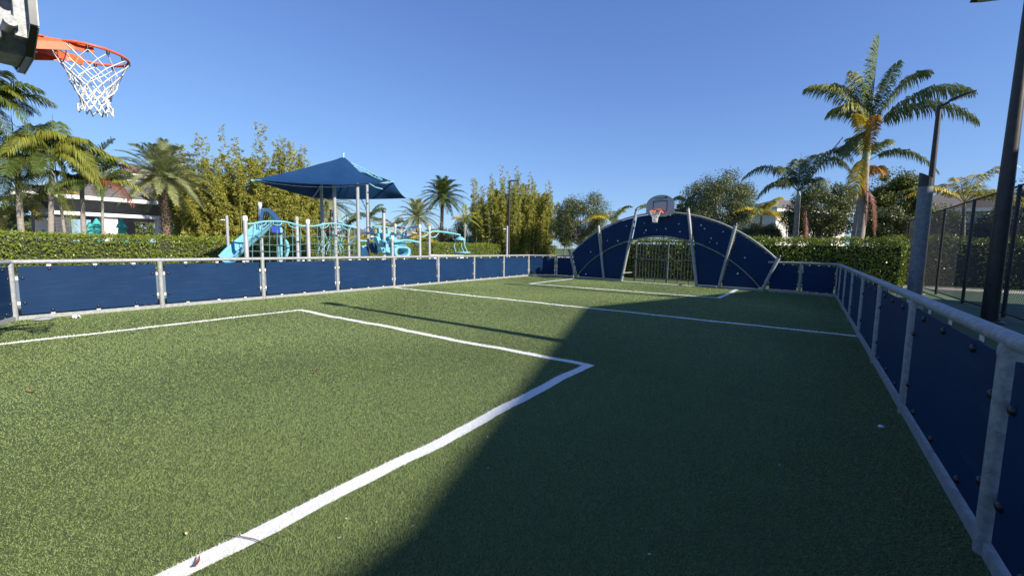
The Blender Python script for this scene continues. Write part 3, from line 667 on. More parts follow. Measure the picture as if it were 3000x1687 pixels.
# ------------------------------------------------------------------ palms
def frond(name,mat,t,base,tip,rise,nl,ll,droop,width,vee=.25,start=.14,rach=.018,fwd=.55,curl=0.):
    """one feather frond: an arching stalk from base to tip carrying two rows of leaflets"""
    b=np.array(base,float); e=np.array(tip,float); L=np.linalg.norm(e-b)
    c=(b+e)/2+np.array([0,0,rise*1.7])
    tt=np.linspace(0,1,14)[:,None]; P_=(1-tt)**2*b+2*tt*(1-tt)*c+tt*tt*e
    mb=MB().tube([tuple(x) for x in P_],list(np.linspace(rach,rach*.25,14)),5)
    u=np.linspace(start,1,nl); u=u+rng.normal(0,.25/nl,nl); u=np.clip(u,start,1)
    allV=[];
    for side in (-1,1):
        x=u[:,None]; Q=(1-x)**2*b+2*x*(1-x)*c+x*x*e; Tn=norm(2*(1-x)*(c-b)+2*x*(e-c))
        S=norm(np.cross(Tn,np.array([0,0,1.])+1e-4)); U=norm(np.cross(S,Tn))
        rel=(u-start)/(1-start); ln=ll*(.32+.68*np.sin(np.pi*np.clip(rel*.86+.12,0,1))**.8)*rng.uniform(.82,1.1,nl)
        roll=rng.normal(0,.12,(nl,1))+curl*side
        D=norm(S*side*(1+0*roll)+Tn*(fwd+.6*rel[:,None]**3)+U*(vee+roll)); 
        Dd=norm(D*1.0+np.array([0,0,-1.])*droop*rng.uniform(.7,1.3,(nl,1)))
        De=norm(Dd+np.array([0,0,-1.])*droop*1.1)
        Wd=norm(np.cross(D,np.cross(Tn,D)))*0+Tn
        w_=width*rng.uniform(.8,1.15,nl)[:,None]*.5
        a=Q; m1=a+D*ln[:,None]*.42; m2=m1+Dd*ln[:,None]*.33; m3=m2+De*ln[:,None]*.27
        Vv=np.stack([a-Wd*w_*.5,a+Wd*w_*.5,m1-Wd*w_,m1+Wd*w_,m2-Wd*w_*.7,m2+Wd*w_*.7,m3],1); allV.append(Vv)
    V=np.concatenate(allV).reshape(-1,3); n=2*nl; base_i=np.arange(n)[:,None]*7
    q=[list(map(int,r)) for k in ((0,1,3,2),(2,3,5,4)) for r in (base_i+np.array(k))]+[list(map(int,r)) for r in (base_i+np.array((4,5,6)))]
    mb.add(V,q); return mb.build(name,mat,t)
def trunk_path(b,c,n=10,bow=.0,side=None):
    b=np.array(b,float); c=np.array(c,float); s=np.array([CR[0],CR[1],0])
    return [tuple(b+(c-b)*i/n+s*bow*math.sin(math.pi*i/n)) for i in range(n+1)]
def king_palm(label,base,crown,r0=.14,shaft=.9,fronds=(),nrand=10,L=2.6,mats=('palm',),bow=0.,ll=.55,droop=.9,group=None,elev=(-.15,.95),nl=46,width=.035,spear=True,az0=0.):
    b=np.array(base,float); c=np.array(crown,float); ax=(c-b)/np.linalg.norm(c-b)
    t=thing('palm_tree',tuple(b),label,'palm tree',group or 'palm trees around the pitch')
    top=c-ax*shaft; pth=trunk_path(b,top,12,bow)
    mb=MB(); rings=[]; rad=[]
    for i in range(len(pth)-1):
        for k in range(3):
            f=k/3; rings.append(tuple(np.array(pth[i])*(1-f)+np.array(pth[i+1])*f)); g=(i+f)/(len(pth)-1)
            rad.append(r0*(1-.28*g)*(1.04 if k==0 else .98)+(.05*max(0,1-g*5)))
    rings.append(pth[-1]); rad.append(r0*.72); mb.tube(rings,rad,12).build('trunk',M['palmtrunk'],t)
    MB().tube([tuple(top),tuple(top+ax*shaft*.25),tuple(top+ax*shaft*.7),tuple(c)],[r0*.80,r0*.86,r0*.6,r0*.34],12).build('crownshaft',M['shaft'],t)
    for f in fronds:
        tip,rise,mat=f[:3]; kw=f[3] if len(f)>3 else {}
        dead=mat in('palmb','palmo','palmy')
        o=kw.pop('from_',None); st=(top-ax*.05 if dead and o is None else c-ax*.08) if o is None else np.array(o)
        kk=dict(nl=nl,ll=ll,droop=droop,width=width); kk.update(kw)
        fr=frond('frond',M[mat],t,st,tip,rise,kk['nl'],kk['ll'],kk['droop'],kk['width'],curl=kk.get('curl',0.),vee=kk.get('vee',.2))
        if mat=='palmb': fr['label']='dead brown hanging frond'
        elif mat in('palmo','palmy'): fr['label']='yellowed frond'
    for i in range(nrand):
        az=az0+i*2.399+rng.normal(0,.2); el=elev[0]+(elev[1]-elev[0])*((i*.618)%1); l=L*rng.uniform(.85,1.1)
        tip=c+np.array([math.cos(az)*math.cos(el),math.sin(az)*math.cos(el),math.sin(el)])*l*.92+np.array([0,0,-.22*l])
        frond('frond',M[mats[i%len(mats)]],t,c-ax*.08,tip,.20*l,nl,ll,droop,width)
    if spear: MB().tube([tuple(c),tuple(c+ax*.9),tuple(c+ax*1.9)],[.03,.022,.004],6).build('spear_leaf',M['palm'],t)
    return t
def date_palm(label,base,crown,r=.24,nf=46,L=2.3,mat='date',group=None,ll=.34,nl=60,lw=.034):
    b=np.array(base,float); c=np.array(crown,float)
    t=thing('date_palm',tuple(b),label,'palm tree',group or 'palm trees around the pitch')
    mb=MB(); n=int((c[2]-b[2])/.16); mb.tube([tuple(b+(c-b)*i/n) for i in range(n+1)],[r*(.95+.12*((i*7)%3-1)*.4)*(1+.25*max(0,(i/n-.8))*3) for i in range(n+1)],12)
    for i in range(n*7):
        a=i*2.399; f=i/(n*7); p=b+(c-b)*f+np.array([math.cos(a),math.sin(a),0])*r*.95; o=np.array([math.cos(a),math.sin(a),.9])*.10
        sd=np.array([-math.sin(a),math.cos(a),0])*.055; v=[p-sd,p+sd,p+o+sd*.6,p+o-sd*.6,p-np.array([0,0,.05])]
        mb.add(v,[(0,1,2,3),(4,1,0)])
    mb.build('trunk',M['datetrunk'],t)
    for i in range(nf):
        az=i*2.399; el=1.35-1.95*(i/nf)**.9; l=L*rng.uniform(.9,1.08)*(1 if el>-.2 else .85)
        tip=c+np.array([math.cos(az)*math.cos(el),math.sin(az)*math.cos(el),math.sin(el)])*l+np.array([0,0,-.24*l])
        frond('frond',M[mat],t,c+np.array([0,0,rng.uniform(-.15,.25)]),tip,17*l*.01,nl,ll,.16,lw,vee=.3,start=.12,rach=.022,fwd=.9,curl=0.1)
    return t
def onp(u,v,D,z=None):
    p=atD(u,v,D); return (p[0],p[1],-.02 if z is None else z)
def tp(u,v,D): return atD(u,v,D)
# big leaning palm on the right and its lower companion
D=24.5
king_palm('tall palm leaning right with a tall upright crown and a few dead red fronds',onp(2509,720,D),tp(2546,385,D),r0=.17,shaft=1.25,nrand=0,fronds=[
 (tp(2576,112,D),.05,'palm',dict(droop=.35,ll=1.0,nl=90,vee=.5)),(tp(2368,262,D-.4),.75,'palmlime',dict(droop=.8)),(tp(2440,255,D+.5),.7,'palmd'),
 (tp(2440,330,D-.9),.65,'palmlime',dict(droop=1.2)),(tp(2712,215,D+.2),.7,'palmd',dict(droop=.9)),(tp(2842,268,D+.3),.85,'palm',dict(ll=1.05,droop=1.5)),(tp(2858,350,D-.4),.95,'palmd',dict(ll=1.05,droop=1.6)),
 (tp(2566,340,D-1.0),.5,'palmo',dict(droop=1.0,ll=.42,nl=60)),(tp(2505,335,D-1.1),.5,'palmy',dict(droop=1.0,ll=.42,nl=60)),(tp(2500,215,D+.6),.2,'palmlime'),(tp(2625,190,D+.4),.3,'palm'),
 (tp(2470,455,D-.4),.3,'palmd')],ll=.95,droop=1.0,nl=104,bow=.12,width=.044,spear=False)
king_palm('shorter palm growing behind the tall leaning palm with golden and dead red hanging fronds',onp(2492,720,D+.9),tp(2540,470,D+.9),r0=.16,shaft=1.0,nrand=0,fronds=[
 (tp(2745,500,D+.7),.75,'palmd',dict(ll=.7,droop=1.6)),(tp(2500,580,D-.4),.15,'palmy',dict(ll=.8,droop=.6,nl=70,width=.05,from_=tp(2528,455,D-.2))),(tp(2535,660,D-.3),.1,'palmb',dict(ll=.5,droop=.6,from_=tp(2532,500,D-.25))),
 (tp(2562,690,D-.4),.55,'palmb',dict(ll=.5,droop=.4,from_=tp(2540,560,D-.3))),(tp(2590,512,D+.2),.6,'palmo',dict(ll=.6,droop=1.5)),(tp(2500,410,D+1.2),.3,'palm'),(tp(2590,420,D+1.4),.3,'palmlime'),(tp(2470,440,D+1.6),.4,'palm')],ll=.8,nl=84,spear=False,width=.038)
D=25.5
king_palm('dark palm with bent windblown fronds between the cream house and the leaning palm',onp(2330,720,D),tp(2340,560,D),r0=.14,shaft=.45,nrand=0,fronds=[
 (tp(2180,520,D-.4),.95,'palmd',dict(droop=1.5)),(tp(2222,578,D-.6),.75,'palmd',dict(droop=1.6)),(tp(2468,403,D+.2),.0,'palmd',dict(ll=.30,droop=1.4)),(tp(2490,500,D-.3),1.15,'palmd',dict(droop=1.5,ll=.9)),
 (tp(2495,470,D+.6),1.3,'palmd',dict(droop=1.4)),(tp(2280,500,D+.7),.6,'palmd'),(tp(2400,455,D+.9),.6,'palmd'),(tp(2340,470,D+.8),.3,'palmd'),(tp(2420,560,D+.9),.7,'palmd'),(tp(2290,545,D+1),.6,'palmd'),
 (tp(2362,700,D-.4),.1,'palmb',dict(droop=.5,ll=.4,from_=tp(2358,600,D-.3)))],nl=76,ll=.75,width=.036,spear=True)
# left cluster
D=27.5
king_palm('leaning palm at the far left edge with bright arching fronds',onp(71,700,D),tp(46,465,D),r0=.125,shaft=1.2,bow=-.08,fronds=[
 (tp(250,455,D-1.0),1.15,'palmlime',dict(ll=.85,droop=1.2)),(tp(-90,420,D-1),1.0,'palm'),(tp(-20,520,D-1.4),.7,'palmd'),(tp(150,560,D-1.2),.8,'palmd',dict(droop=1.3)),(tp(120,380,D+1),.7,'palmd'),(tp(0,600,D-.8),.4,'palmd'),(tp(-80,560,D),.8,'palm'),(tp(90,570,D+.8),.8,'palmd')],nrand=6,L=2.7,mats=('palm','palmlime'),ll=.85,nl=74,droop=1.1,width=.042)
king_palm('tall palm at the left edge, its crown cut by the frame under the backboard',onp(-75,700,D-1),tp(-70,330,D-1),r0=.13,shaft=1.2,fronds=[
 (tp(33,256,D-1.5),.35,'palm'),(tp(58,285,D-1.6),.7,'palmlime',dict(ll=.6)),(tp(85,375,D-1.9),1.0,'palm',dict(ll=.7)),(tp(40,430,D-1.5),.9,'palmd')],nrand=9,L=2.9,ll=.8,nl=70,mats=('palmd','palm'),width=.042)
king_palm('smooth trunked palm with yellow green fronds, second of the left cluster',onp(139,700,D-.5),tp(152,468,D-.5),r0=.12,shaft=1.5,fronds=[
 (tp(288,515,D-1.6),1.0,'palmlime',dict(ll=.95,droop=1.3)),(tp(293,548,D-1.9),.8,'palmlime',dict(ll=.8,droop=1.3)),(tp(20,445,D-1.7),.9,'palmlime',dict(ll=.85,droop=1.5)),(tp(10,540,D-1.2),.7,'palmd',dict(ll=.8,droop=1.4)),(tp(235,420,D+.8),.5,'palm',dict(ll=.6)),(tp(165,360,D+.4),.25,'palm'),(tp(80,400,D+.6),.6,'palmd'),(tp(60,590,D-.8),.6,'palmd'),(tp(215,600,D-.6),.8,'palmd')],nrand=5,L=2.3,ll=.8,nl=74,mats=('palm','palmlime'),droop=1.2,width=.042)
king_palm('dark trunked palm with an upright feathery frond, behind the red hanging frond',onp(243,700,D+.3),tp(238,525,D+.3),r0=.115,shaft=.5,fronds=[
 (tp(332,412,D+.1),.15,'palm',dict(ll=.7,vee=.5,droop=.5)),(tp(370,480,D-.2),.7,'palmlime',dict(ll=.7)),(tp(398,500,D+.4),.75,'palmb',dict(ll=.5)),(tp(390,601,D-1.2),.85,'palmb',dict(ll=.7,droop=1.3,from_=tp(238,550,D))),(tp(160,470,D),.6,'palmd'),(tp(180,590,D-.3),.7,'palmd'),(tp(300,570,D+.5),.6,'palmd'),(tp(200,420,D+.8),.3,'palmd')],nrand=4,L=1.9,ll=.65,nl=64,mats=('palm',),width=.04)
king_palm('slender pale trunked palm with a low green frond reaching right',onp(296,700,D-.3),tp(299,548,D-.3),r0=.065,shaft=.45,fronds=[
 (tp(430,573,D-.6),.55,'palmlime',dict(ll=.6,droop=1.2)),(tp(390,520,D+.4),.6,'palm'),(tp(215,560,D-.4),.6,'palmd'),(tp(330,470,D+.3),.2,'palm')],nrand=4,L=1.8,ll=.5,nl=40,mats=('palm','palmd'),width=.045)
king_palm('thin leaning palm trunk in front of the grey stone pillar',onp(197,700,D-.2),tp(172,560,D-.2),r0=.07,shaft=.35,fronds=[(tp(225,690,D-.5),.35,'palmlime',dict(ll=.6,droop=1.2)),(tp(110,590,D),.5,'palmd'),(tp(230,560,D+.3),.5,'palmd')],nrand=4,L=1.6,ll=.5,mats=('palmd',),nl=36)
for lab,u,vc,D2,mt in (('low golden palm at the far left beneath the leaning palm',-5,640,31,('palmy','palmlime')),('small yellow tinged palm glimpsed between the two left trunks',95,600,33,('palmy','palm')),('bushy green palm far left between trunk and umbrella',30,665,34,('palmd','palm'))):
    king_palm(lab,onp(u,705,D2),tp(u,vc,D2),r0=.08,shaft=.3,nrand=11,L=2.2,mats=mt,ll=.5,nl=34,droop=.8,width=.06,spear=False)
date_palm('shaggy date palm with a dense grey green crown beside the pavilion',onp(490,715,29.5),tp(476,525,29.5),r=.19,nf=60,L=2.5,ll=.44,nl=92,lw=.027)
date_palm('small date palm under the right side of the shade sail, brown trunk showing',onp(964,730,38),tp(962,600,38),r=.2,nf=40,L=2.8,ll=.5,nl=50,lw=.05)
date_palm('tall date palm with a round dark crown standing left of the rounded bamboo',onp(1290,745,50),tp(1297,580,50),r=.19,nf=64,L=3.1,mat='palm',ll=.55,nl=56,lw=.055)
date_palm('pale grey green date palm left of the tallest date palm',onp(1229,745,47),tp(1222,640,47),r=.22,nf=46,L=2.8,ll=.5,nl=50,lw=.05)
king_palm('foxtail palm behind the sail posts with one dead red frond',onp(1083,745,34),tp(1082,640,34),r0=.11,shaft=.6,fronds=[(tp(1150,655,33.6),.35,'palmb',dict(ll=.45,from_=tp(1084,650,34))),(tp(1060,585,34),.1,'palm'),(tp(1120,600,34.3),.4,'palm')],nrand=8,L=2.0,mats=('palmd','palm'),ll=.5,nl=40,width=.05)
king_palm('short dark palm between the sail posts',onp(1018,745,36),tp(1016,665,36),r0=.10,shaft=.4,nrand=9,L=1.8,mats=('palmd',),ll=.5,nl=34,width=.05)
king_palm('small pale trunked palm with yellow fronds left of the rounded bamboo',onp(1361,745,42),tp(1362,645,42),r0=.10,shaft=.5,fronds=[(tp(1325,640,42),.5,'palmy'),(tp(1362,600,42.5),.1,'palmlime'),(tp(1400,645,42),.5,'palmlime')],nrand=7,L=1.7,mats=('palmlime','palmy','palm'),ll=.5,nl=32,width=.055)
for lab,u,vb,vc,D2,L,mt in (
 ('golden feathery palm right of the round oak, behind the arch',1795,745,650,36,2.6,('palmlime','palmy','palm')),
 ('yellow green palm behind the grey backboard',1945,740,618,34,2.3,('palmlime','palm')),
 ('small golden palm in front of the cream house roof',2231,720,628,33,2.0,('palmy','palmlime')),
 ('golden crowned palm behind the chain link fence',2825,770,590,30,3.2,('palmy','palmlime','palmy')),
 ('low yellow palm behind the playground tunnel',1250,745,700,44,2.0,('palmlime','palmy')),
 ('low yellow palm behind the first sail posts',1070,745,700,46,2.0,('palmlime','palmy')),
 ('low golden palm far behind the tan canopy',1150,745,668,52,2.2,('palmy','palmlime'))):
    king_palm(lab,onp(u,vb,D2),tp(u,vc,D2),r0=.09,shaft=.35,nrand=13,L=L,mats=mt,ll=.55,nl=36,droop=.9,width=.06,spear=False)
# ------------------------------------------------------------------ bamboo
def bamboo(label,c,rx,ry,h,nc,leaves,seed):
    rg=np.random.default_rng(seed); c=np.array(c,float); t=thing('bamboo_clump',tuple(c),label,'bamboo','bamboo clumps beyond the hedge')
    mb=MB(); CC=[];DD=[]
    for i in range(nc):
        a=rg.uniform(0,2*math.pi); q=math.sqrt(rg.uniform(0,1)); off=np.array([CR[0],CR[1],0])*rx*q*math.cos(a)+np.array([-CR[1],CR[0],0])*ry*q*math.sin(a)
        hh=h*(1-.25*q**2)*rg.uniform(.60,.96); out=norm(off[None])[0]*rg.uniform(.1,1.0)*q+rg.normal(0,.18,3)*[1,1,0]
        P_=[c+off*.85+np.array([0,0,hh*f])+out*(f**2.2)*1.6 for f in np.linspace(0,1,7)]
        mb.tube([tuple(p) for p in P_],list(np.linspace(.035,.008,7)),5,False)
        nt=int(leaves/nc/11*rg.uniform(.7,1.3)); n=nt*11; f=np.repeat(rg.beta(1.1,.8,nt)*.985+.015,11)
        idx=np.clip((f*6).astype(int),0,5); fr=(f*6-idx)[:,None]; PP=np.array(P_); pos=PP[idx]*(1-fr)+PP[idx+1]*fr
        spread=(.58*(1-f)**.75+.05)[:,None]*(0.55+.45*np.sin(f*hh*4.2+i))[:,None]
        dr=np.repeat(norm(rg.normal(size=(nt,3))*[1,1,.35]),11,0); pos=pos+dr*spread*np.repeat(rg.uniform(.15,1,(nt,1)),11,0)+rg.normal(0,.055,(n,3))
        CC.append(pos); DD.append(norm(dr+np.array([0,0,-.45])+rg.normal(0,.4,(n,3))))
    # feathery young shoots standing above the mass
    for i in range(int(nc*.16)):
        a=rg.uniform(0,2*math.pi); q=math.sqrt(rg.uniform(0,1))*.98
        b0=c+np.array([CR[0],CR[1],0])*rx*q*math.cos(a)+np.array([-CR[1],CR[0],0])*ry*q*math.sin(a); hh=h*(1.06-.22*q*q)*rg.uniform(.9,1.12); ln_=rg.normal(0,.30,3)*[1,1,0]
        P_=[b0+np.array([0,0,hh*f])+ln_*f**3 for f in np.linspace(0,1,7)]; mb.tube([tuple(p) for p in P_],list(np.linspace(.03,.006,7)),5,False)
        nt=46; f=np.repeat(np.linspace(.52,.995,nt),9); n=nt*9; idx=np.clip((f*6).astype(int),0,5); fr=(f*6-idx)[:,None]; PP=np.array(P_); pos=PP[idx]*(1-fr)+PP[idx+1]*fr
        dr=np.repeat(norm(rg.normal(size=(nt,3))*[1,1,.25]),9,0); pos=pos+dr*((.10+.34*(1-f)**.7)[:,None])*rg.uniform(.2,1,(n,1))+rg.normal(0,.03,(n,3))
        CC.append(pos); DD.append(norm(dr+np.array([0,0,.1])+rg.normal(0,.4,(n,3))))
    mb.build('culms',M['culm'],t)
    C=np.vstack(CC); Dd=np.vstack(DD); k=len(C); V,Fc=leafquads(C,Dd,randdir(k),rng.uniform(.13,.28,k),rng.uniform(.034,.060,k)); raw('foliage',V,Fc,M['bamboo'],t)
p=atD(728,740,35); bamboo('wide bamboo clump with tall feathery tips behind the playground',(p[0],p[1],-.02),5.4,2.2,8.2,240,270000,3)
p=atD(1505,745,45); bamboo('rounded yellow green bamboo clump behind the slim lamp post',(p[0],p[1],-.02),4.7,2.4,8.9,210,200000,5)
p=atD(870,740,41); bamboo('low yellowing bamboo clump under the left side of the shade sail',(p[0],p[1],-.02),3.0,1.6,6.2,80,34000,9)
# ------------------------------------------------------------------ broadleaf trees
def tree(label,base,crown,rx,rz,n,mat,seed,leaf=.16,clumps=26,group='broadleaf trees beyond the hedges',lean=0,kind='tree'):
    rg=np.random.default_rng(seed); b=np.array(base,float); c=np.array(crown,float); t=thing(kind,tuple(b),label,'tree',group)
    mb=MB(); fork=b+(c-b)*.42; mb.tube([tuple(b),tuple(b+(fork-b)*.5+rg.normal(0,.05,3)),tuple(fork)],[rx*.075,rx*.055,rx*.045],8)
    CC=[]; NN=[]
    for i in range(clumps):
        a=i*2.399+rg.normal(0,.3); ph=math.asin(np.clip(-.75+1.72*((i+.5)/clumps),-1,1)); q=rg.uniform(.55,1.0)
        cc=c+np.array([math.cos(a)*math.cos(ph)*rx*q,math.sin(a)*math.cos(ph)*rx*q,math.sin(ph)*rz*q]); rad=rx*rg.uniform(.16,.36)
        mid=(fork+cc)/2+rg.normal(0,.15,3); mb.tube([tuple(fork),tuple(mid),tuple(cc)],[rx*.022,rx*.014,rx*.004],5,False)
        m=int(n/clumps*(rad/(rx*.3))**2); d_=norm(rg.normal(size=(m,3))); r_=rad*rg.uniform(.25,1.12,(m,1))**.6*(1+.25*np.sin(d_[:,:1]*7+i)*np.cos(d_[:,1:2]*6))
        CC.append(cc+d_*r_*[1,1,.8]); NN.append(d_)
    m=int(n*.12); d_=norm(rg.normal(size=(m,3))); CC.append(c+d_*np.array([rx,rx,rz])*rg.uniform(.7,1.12,(m,1))); NN.append(d_)
    mb.build('trunk',M['bark'],t)
    C=np.vstack(CC); N_=norm(np.vstack(NN)+.8*rng.normal(size=C.shape)); k=len(C); D_=norm(np.cross(N_,randdir(k))+np.array([0,0,-.15]))
    V,Fc=leafquads(C,D_,N_,rng.uniform(.7,1.3,k)*leaf,rng.uniform(.4,.62,k)*leaf); raw('crown',V,Fc,M[mat],t); return t
def tr(label,u,vb,vtop,vbot,halfw,D,n,mat,seed,leaf=.16,clumps=26):
    top=atD(u,vtop,D); bot=atD(u,vbot,D); dep=float((top-CP)@CF); rz=(top[2]-bot[2])/2; rx=halfw/F*dep/math.hypot(1,(u-1500)/F)**.6
    c=(top+bot)/2; tree(label,(c[0],c[1],-.02),tuple(c),rx,rz,int(n*1.9),mat,seed,leaf*.76,int(clumps*1.5))
tr('round grey green oak between the rounded bamboo and the arch',1705,745,572,735,82,40,15000,'oak',11,.17,30)
tr('bushy oak tree right of the grey backboard with wispy top',2105,740,505,735,105,34,22000,'oak',12,.15,40)
tr('dark leaning tree crown between the two right palms',2400,735,535,720,95,28.5,17000,'oak',13,.13,34)
tr('bright green tree right of the leaning palm',2612,735,500,725,95,30.5,17000,'oak2',14,.15,34)
tr('dark small tree left of the bushy oak, behind the arch',2010,740,560,730,42,36,8000,'oak',15,.15,20)
tr('dark shrub in front of the cream house',2225,735,660,730,62,30,8000,'oak',16,.13,20)
tr('low dark shrub at the foot of the leaning palm',2590,735,610,735,70,27.5,8000,'oak',17,.13,20)
tr('broad tree behind the fence at the right edge',2960,800,610,745,110,36,15000,'oak',18,.17,30)
tr('dense tree behind the fence left of the white house',2740,780,600,745,80,33,11000,'oak2',19,.15,26)
tr('dark rounded tree left of the rounded bamboo behind the spinner',1385,745,628,740,55,52,8000,'oak',20,.2,22)
tr('dark tree mass behind the tall date palm trunk',1300,745,672,742,75,56,8000,'oak',21,.22,22)
tr('dark tree behind the left sail posts',905,745,655,740,50,43,7000,'oak',22,.18,20)
tr('yellow green tree right of the rounded bamboo',1655,745,600,740,42,50,6000,'oak2',23,.2,18)
tr('distant tree seen through the pavilion opening',415,715,640,712,34,60,4000,'oak',24,.25,16)
tr('distant dark tree at the far left edge',-20,715,600,715,80,52,8000,'oak',25,.24,22)
tr('distant tree behind the left palm trunks',110,715,640,712,70,62,7000,'oak',26,.26,22)
tr('distant tree behind the bamboo right of the pavilion',560,720,660,716,60,66,6000,'oak2',27,.26,20)
tr('distant tree line behind the netting',1000,740,690,738,110,62,7000,'oak2',28,.26,24)
tr('distant tree behind the playground climber',1190,742,700,741,90,66,6000,'oak',29,.26,20)
p=atD(2977,760,33); q=atD(2977,512,33)
tree('narrow dark cypress at the right edge behind the fence',(p[0],p[1],-.02),(p[0],p[1],q[2]*.55),.62,q[2]*.46,6000,'oak',30,.12,22,kind='cypress_tree')
# ------------------------------------------------------------------ pavilion
X0=-38.0
t=thing('pavilion',(X0,8,-.02),'long low pavilion with brown tiled roof, white fascias and open bays behind the palms','pavilion')
ya,yb=3.1,21.5; ze=4.2
def bx(name,x0,x1,y0,y1,z0,z1,mat,par=None): return MB().box(((x0+x1)/2,(y0+y1)/2,(z0+z1)/2),(x1-x0,y1-y0,z1-z0)).build(name,mat,par or t)
# lower hipped roof, then an upper tier
def hip(name,x0,x1,y0,y1,z0,z1,ins,mat):
    v=[(x1,y0,z0),(x1,y1,z0),(x0,y1,z0),(x0,y0,z0),(x1-ins,y0+ins,z1),(x1-ins,y1-ins,z1),(x0+ins,y1-ins,z1),(x0+ins,y0+ins,z1)]
    return MB().add(v,[(0,1,5,4),(1,2,6,5),(2,3,7,6),(3,0,4,7),(4,5,6,7),(3,2,1,0)]).build(name,mat,t)
rf=hip('roof',X0-9.2,X0+.35,ya,yb,ze+.02,ze+1.85,4.2,M['roof'])
bx('fascia',X0+.353,X0+.43,ya-.08,yb+.08,ze-.22,ze+.02,M['fascia']); bx('fascia',X0-9.2,X0+.35,ya-.09,ya-.005,ze-.22,ze+.02,M['fascia'])
bx('cupola_wall',X0-6.6,X0-3.4,8.4,13.6,ze+1.3,ze+1.95,M['greywall']); bx('cupola_fascia',X0-7.0,X0-3.0,8.0,14.0,ze+1.953,ze+2.15,M['fascia'])
hip('cupola_roof',X0-6.95,X0-3.05,8.05,13.95,ze+2.153,ze+3.0,1.5,M['roof'])
bx('beam',X0-2.1,X0-1.8,ya+.9,yb-.5,2.8,ze-.03,M['greywall']); bx('ledge',X0-1.8,X0-.283,4.5,yb-.5,3.0,3.14,M['greywall'])
for yy in (4.6,12.6,15.2): window(t,(X0-1.8,yy,3.6),(0,1,0),0,.5,.55,(1,0,0),fm=M['greywall'])
bx('beam_trim',X0-.28,X0+.05,4.5,yb-.5,2.98,3.20,M['fascia'])
bx('soffit',X0-9.0,X0+.3,ya+.1,yb-.1,ze-.03,ze+.0,M['greywall'])
for y0,y1 in ((6.84,7.62),(9.75,10.62),(13.6,14.4),(17.4,18.2)): bx('column',X0-.95,X0-.2,y0,y1,-.02,2.977,M['stucco'])
bx('stone_pillar',X0-.98,X0-.2,4.72,5.42,-.02,2.977,M['stone'])
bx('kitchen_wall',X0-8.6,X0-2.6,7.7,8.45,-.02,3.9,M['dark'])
bx('back_column',X0-8.7,X0-8.1,9.6,10.2,-.02,4.0,M['stucco']); bx('back_column',X0-8.7,X0-8.1,4.7,5.3,-.02,4.0,M['stucco'])
# closed pool umbrellas
def umbrella(label,u,vt,D,h=2.5,s=1.):
    p=atD(u,vt,D); z=p[2]; t=thing('pool_umbrella',(p[0],p[1],-.02),label,'umbrella','closed teal pool umbrellas')
    MB().tube([(p[0],p[1],-.02),(p[0],p[1],z)],.025,8).build('pole',M['post_white'],t)
    def cl(r0,r1,z0,z1,ph):
        nseg=24; v=[]
        for i,f in enumerate(np.linspace(0,1,7)):
            for k in range(nseg):
                a=2*math.pi*k/nseg; r=(r0+(r1-r0)*f**.8)*(1+.07*math.sin(k*math.pi/1.5+ph)*f); v.append((p[0]+r*math.cos(a),p[1]+r*math.sin(a),z0+(z1-z0)*f))
        return v,[(i*nseg+k,i*nseg+(k+1)%nseg,(i+1)*nseg+(k+1)%nseg,(i+1)*nseg+k) for i in range(6) for k in range(nseg)]
    MB().add(*cl(.12*s,.30*s,z-.42,z-1.75,0),True).build('canopy',M['teal'],t)
    MB().add(*cl(.03*s,.235*s,z,z-.52,1),True).build('vent_cap',M['teal'],t)
umbrella('closed teal umbrella between the two left palm trunks',53,658,33); umbrella('closed teal umbrella half hidden by the smooth palm trunk',127,672,36)
umbrella('closed teal umbrella in front, left of the slender palm',263,650,34.5); umbrella('dark shaded closed teal umbrella right behind another, under the pavilion beam',282,640,36.6,s=1.15)
umbrella('largest closed teal umbrella, between the white columns of the pavilion',355,642,33.5,s=1.1); umbrella('closed teal umbrella beside the bamboo right of the pavilion',546,678,42); umbrella('tiny closed teal umbrella left of the rounded bamboo',1372,692,46)
# ------------------------------------------------------------------ houses beyond
def house(label,c,size,h,ang,wall,roofh,wins,over=.5,gm=None):
    a=R(ang); d=np.array([math.cos(a),math.sin(a),0]); n=np.array([-d[1],d[0],0]); c=np.array([c[0],c[1],-.02]); L,Wd=size
    t=thing('house',tuple(c),label,'house','houses beyond the trees')
    W=lambda s,o,z: c+d*s+n*o+np.array([0,0,z])
    q=[W(x*L/2,y*Wd/2,0) for x,y in((-1,-1),(1,-1),(1,1),(-1,1))]; MB().prism([tuple(p) for p in q],(0,0,h)).build('wall',M[wall],t)
    L2,W2=L/2+over,Wd/2+over; r=max(L2-W2,0.3)
    v=[W(-L2,-W2,h),W(L2,-W2,h),W(L2,W2,h),W(-L2,W2,h),W(-r,0,h+roofh),W(r,0,h+roofh)]
    ro=MB().add([tuple(x) for x in v],[(0,1,5,4),(1,2,5),(2,3,4,5),(3,0,4),(3,2,1,0)]).build('roof',M['roof'],t)
    fb=MB()
    for i in range(4): fb.beam(v[i]+np.array([0,0,-.13]),v[(i+1)%4]+np.array([0,0,-.132]),.06,.24)
    fb.build('fascia',M['fascia'],ro)
    for s,o,z,w_,hh in wins: window(t,W(s,o*Wd/2,z),d,0,w_,hh,n*o,fm=M[wall])
    return t
p=atD(2262,680,46); house('cream two storey house with small dark windows seen between the palms',(p[0]+.6,p[1]+3.2),(8.5,6),5.1,52,'cream',1.25,[(-.6,-1,3.4,.55,1.7),(.9,-1,3.4,.5,1.6),(2.2,-1,2.2,.55,1.9),(-2.6,-1,3.2,.6,1.2)],over=.45)
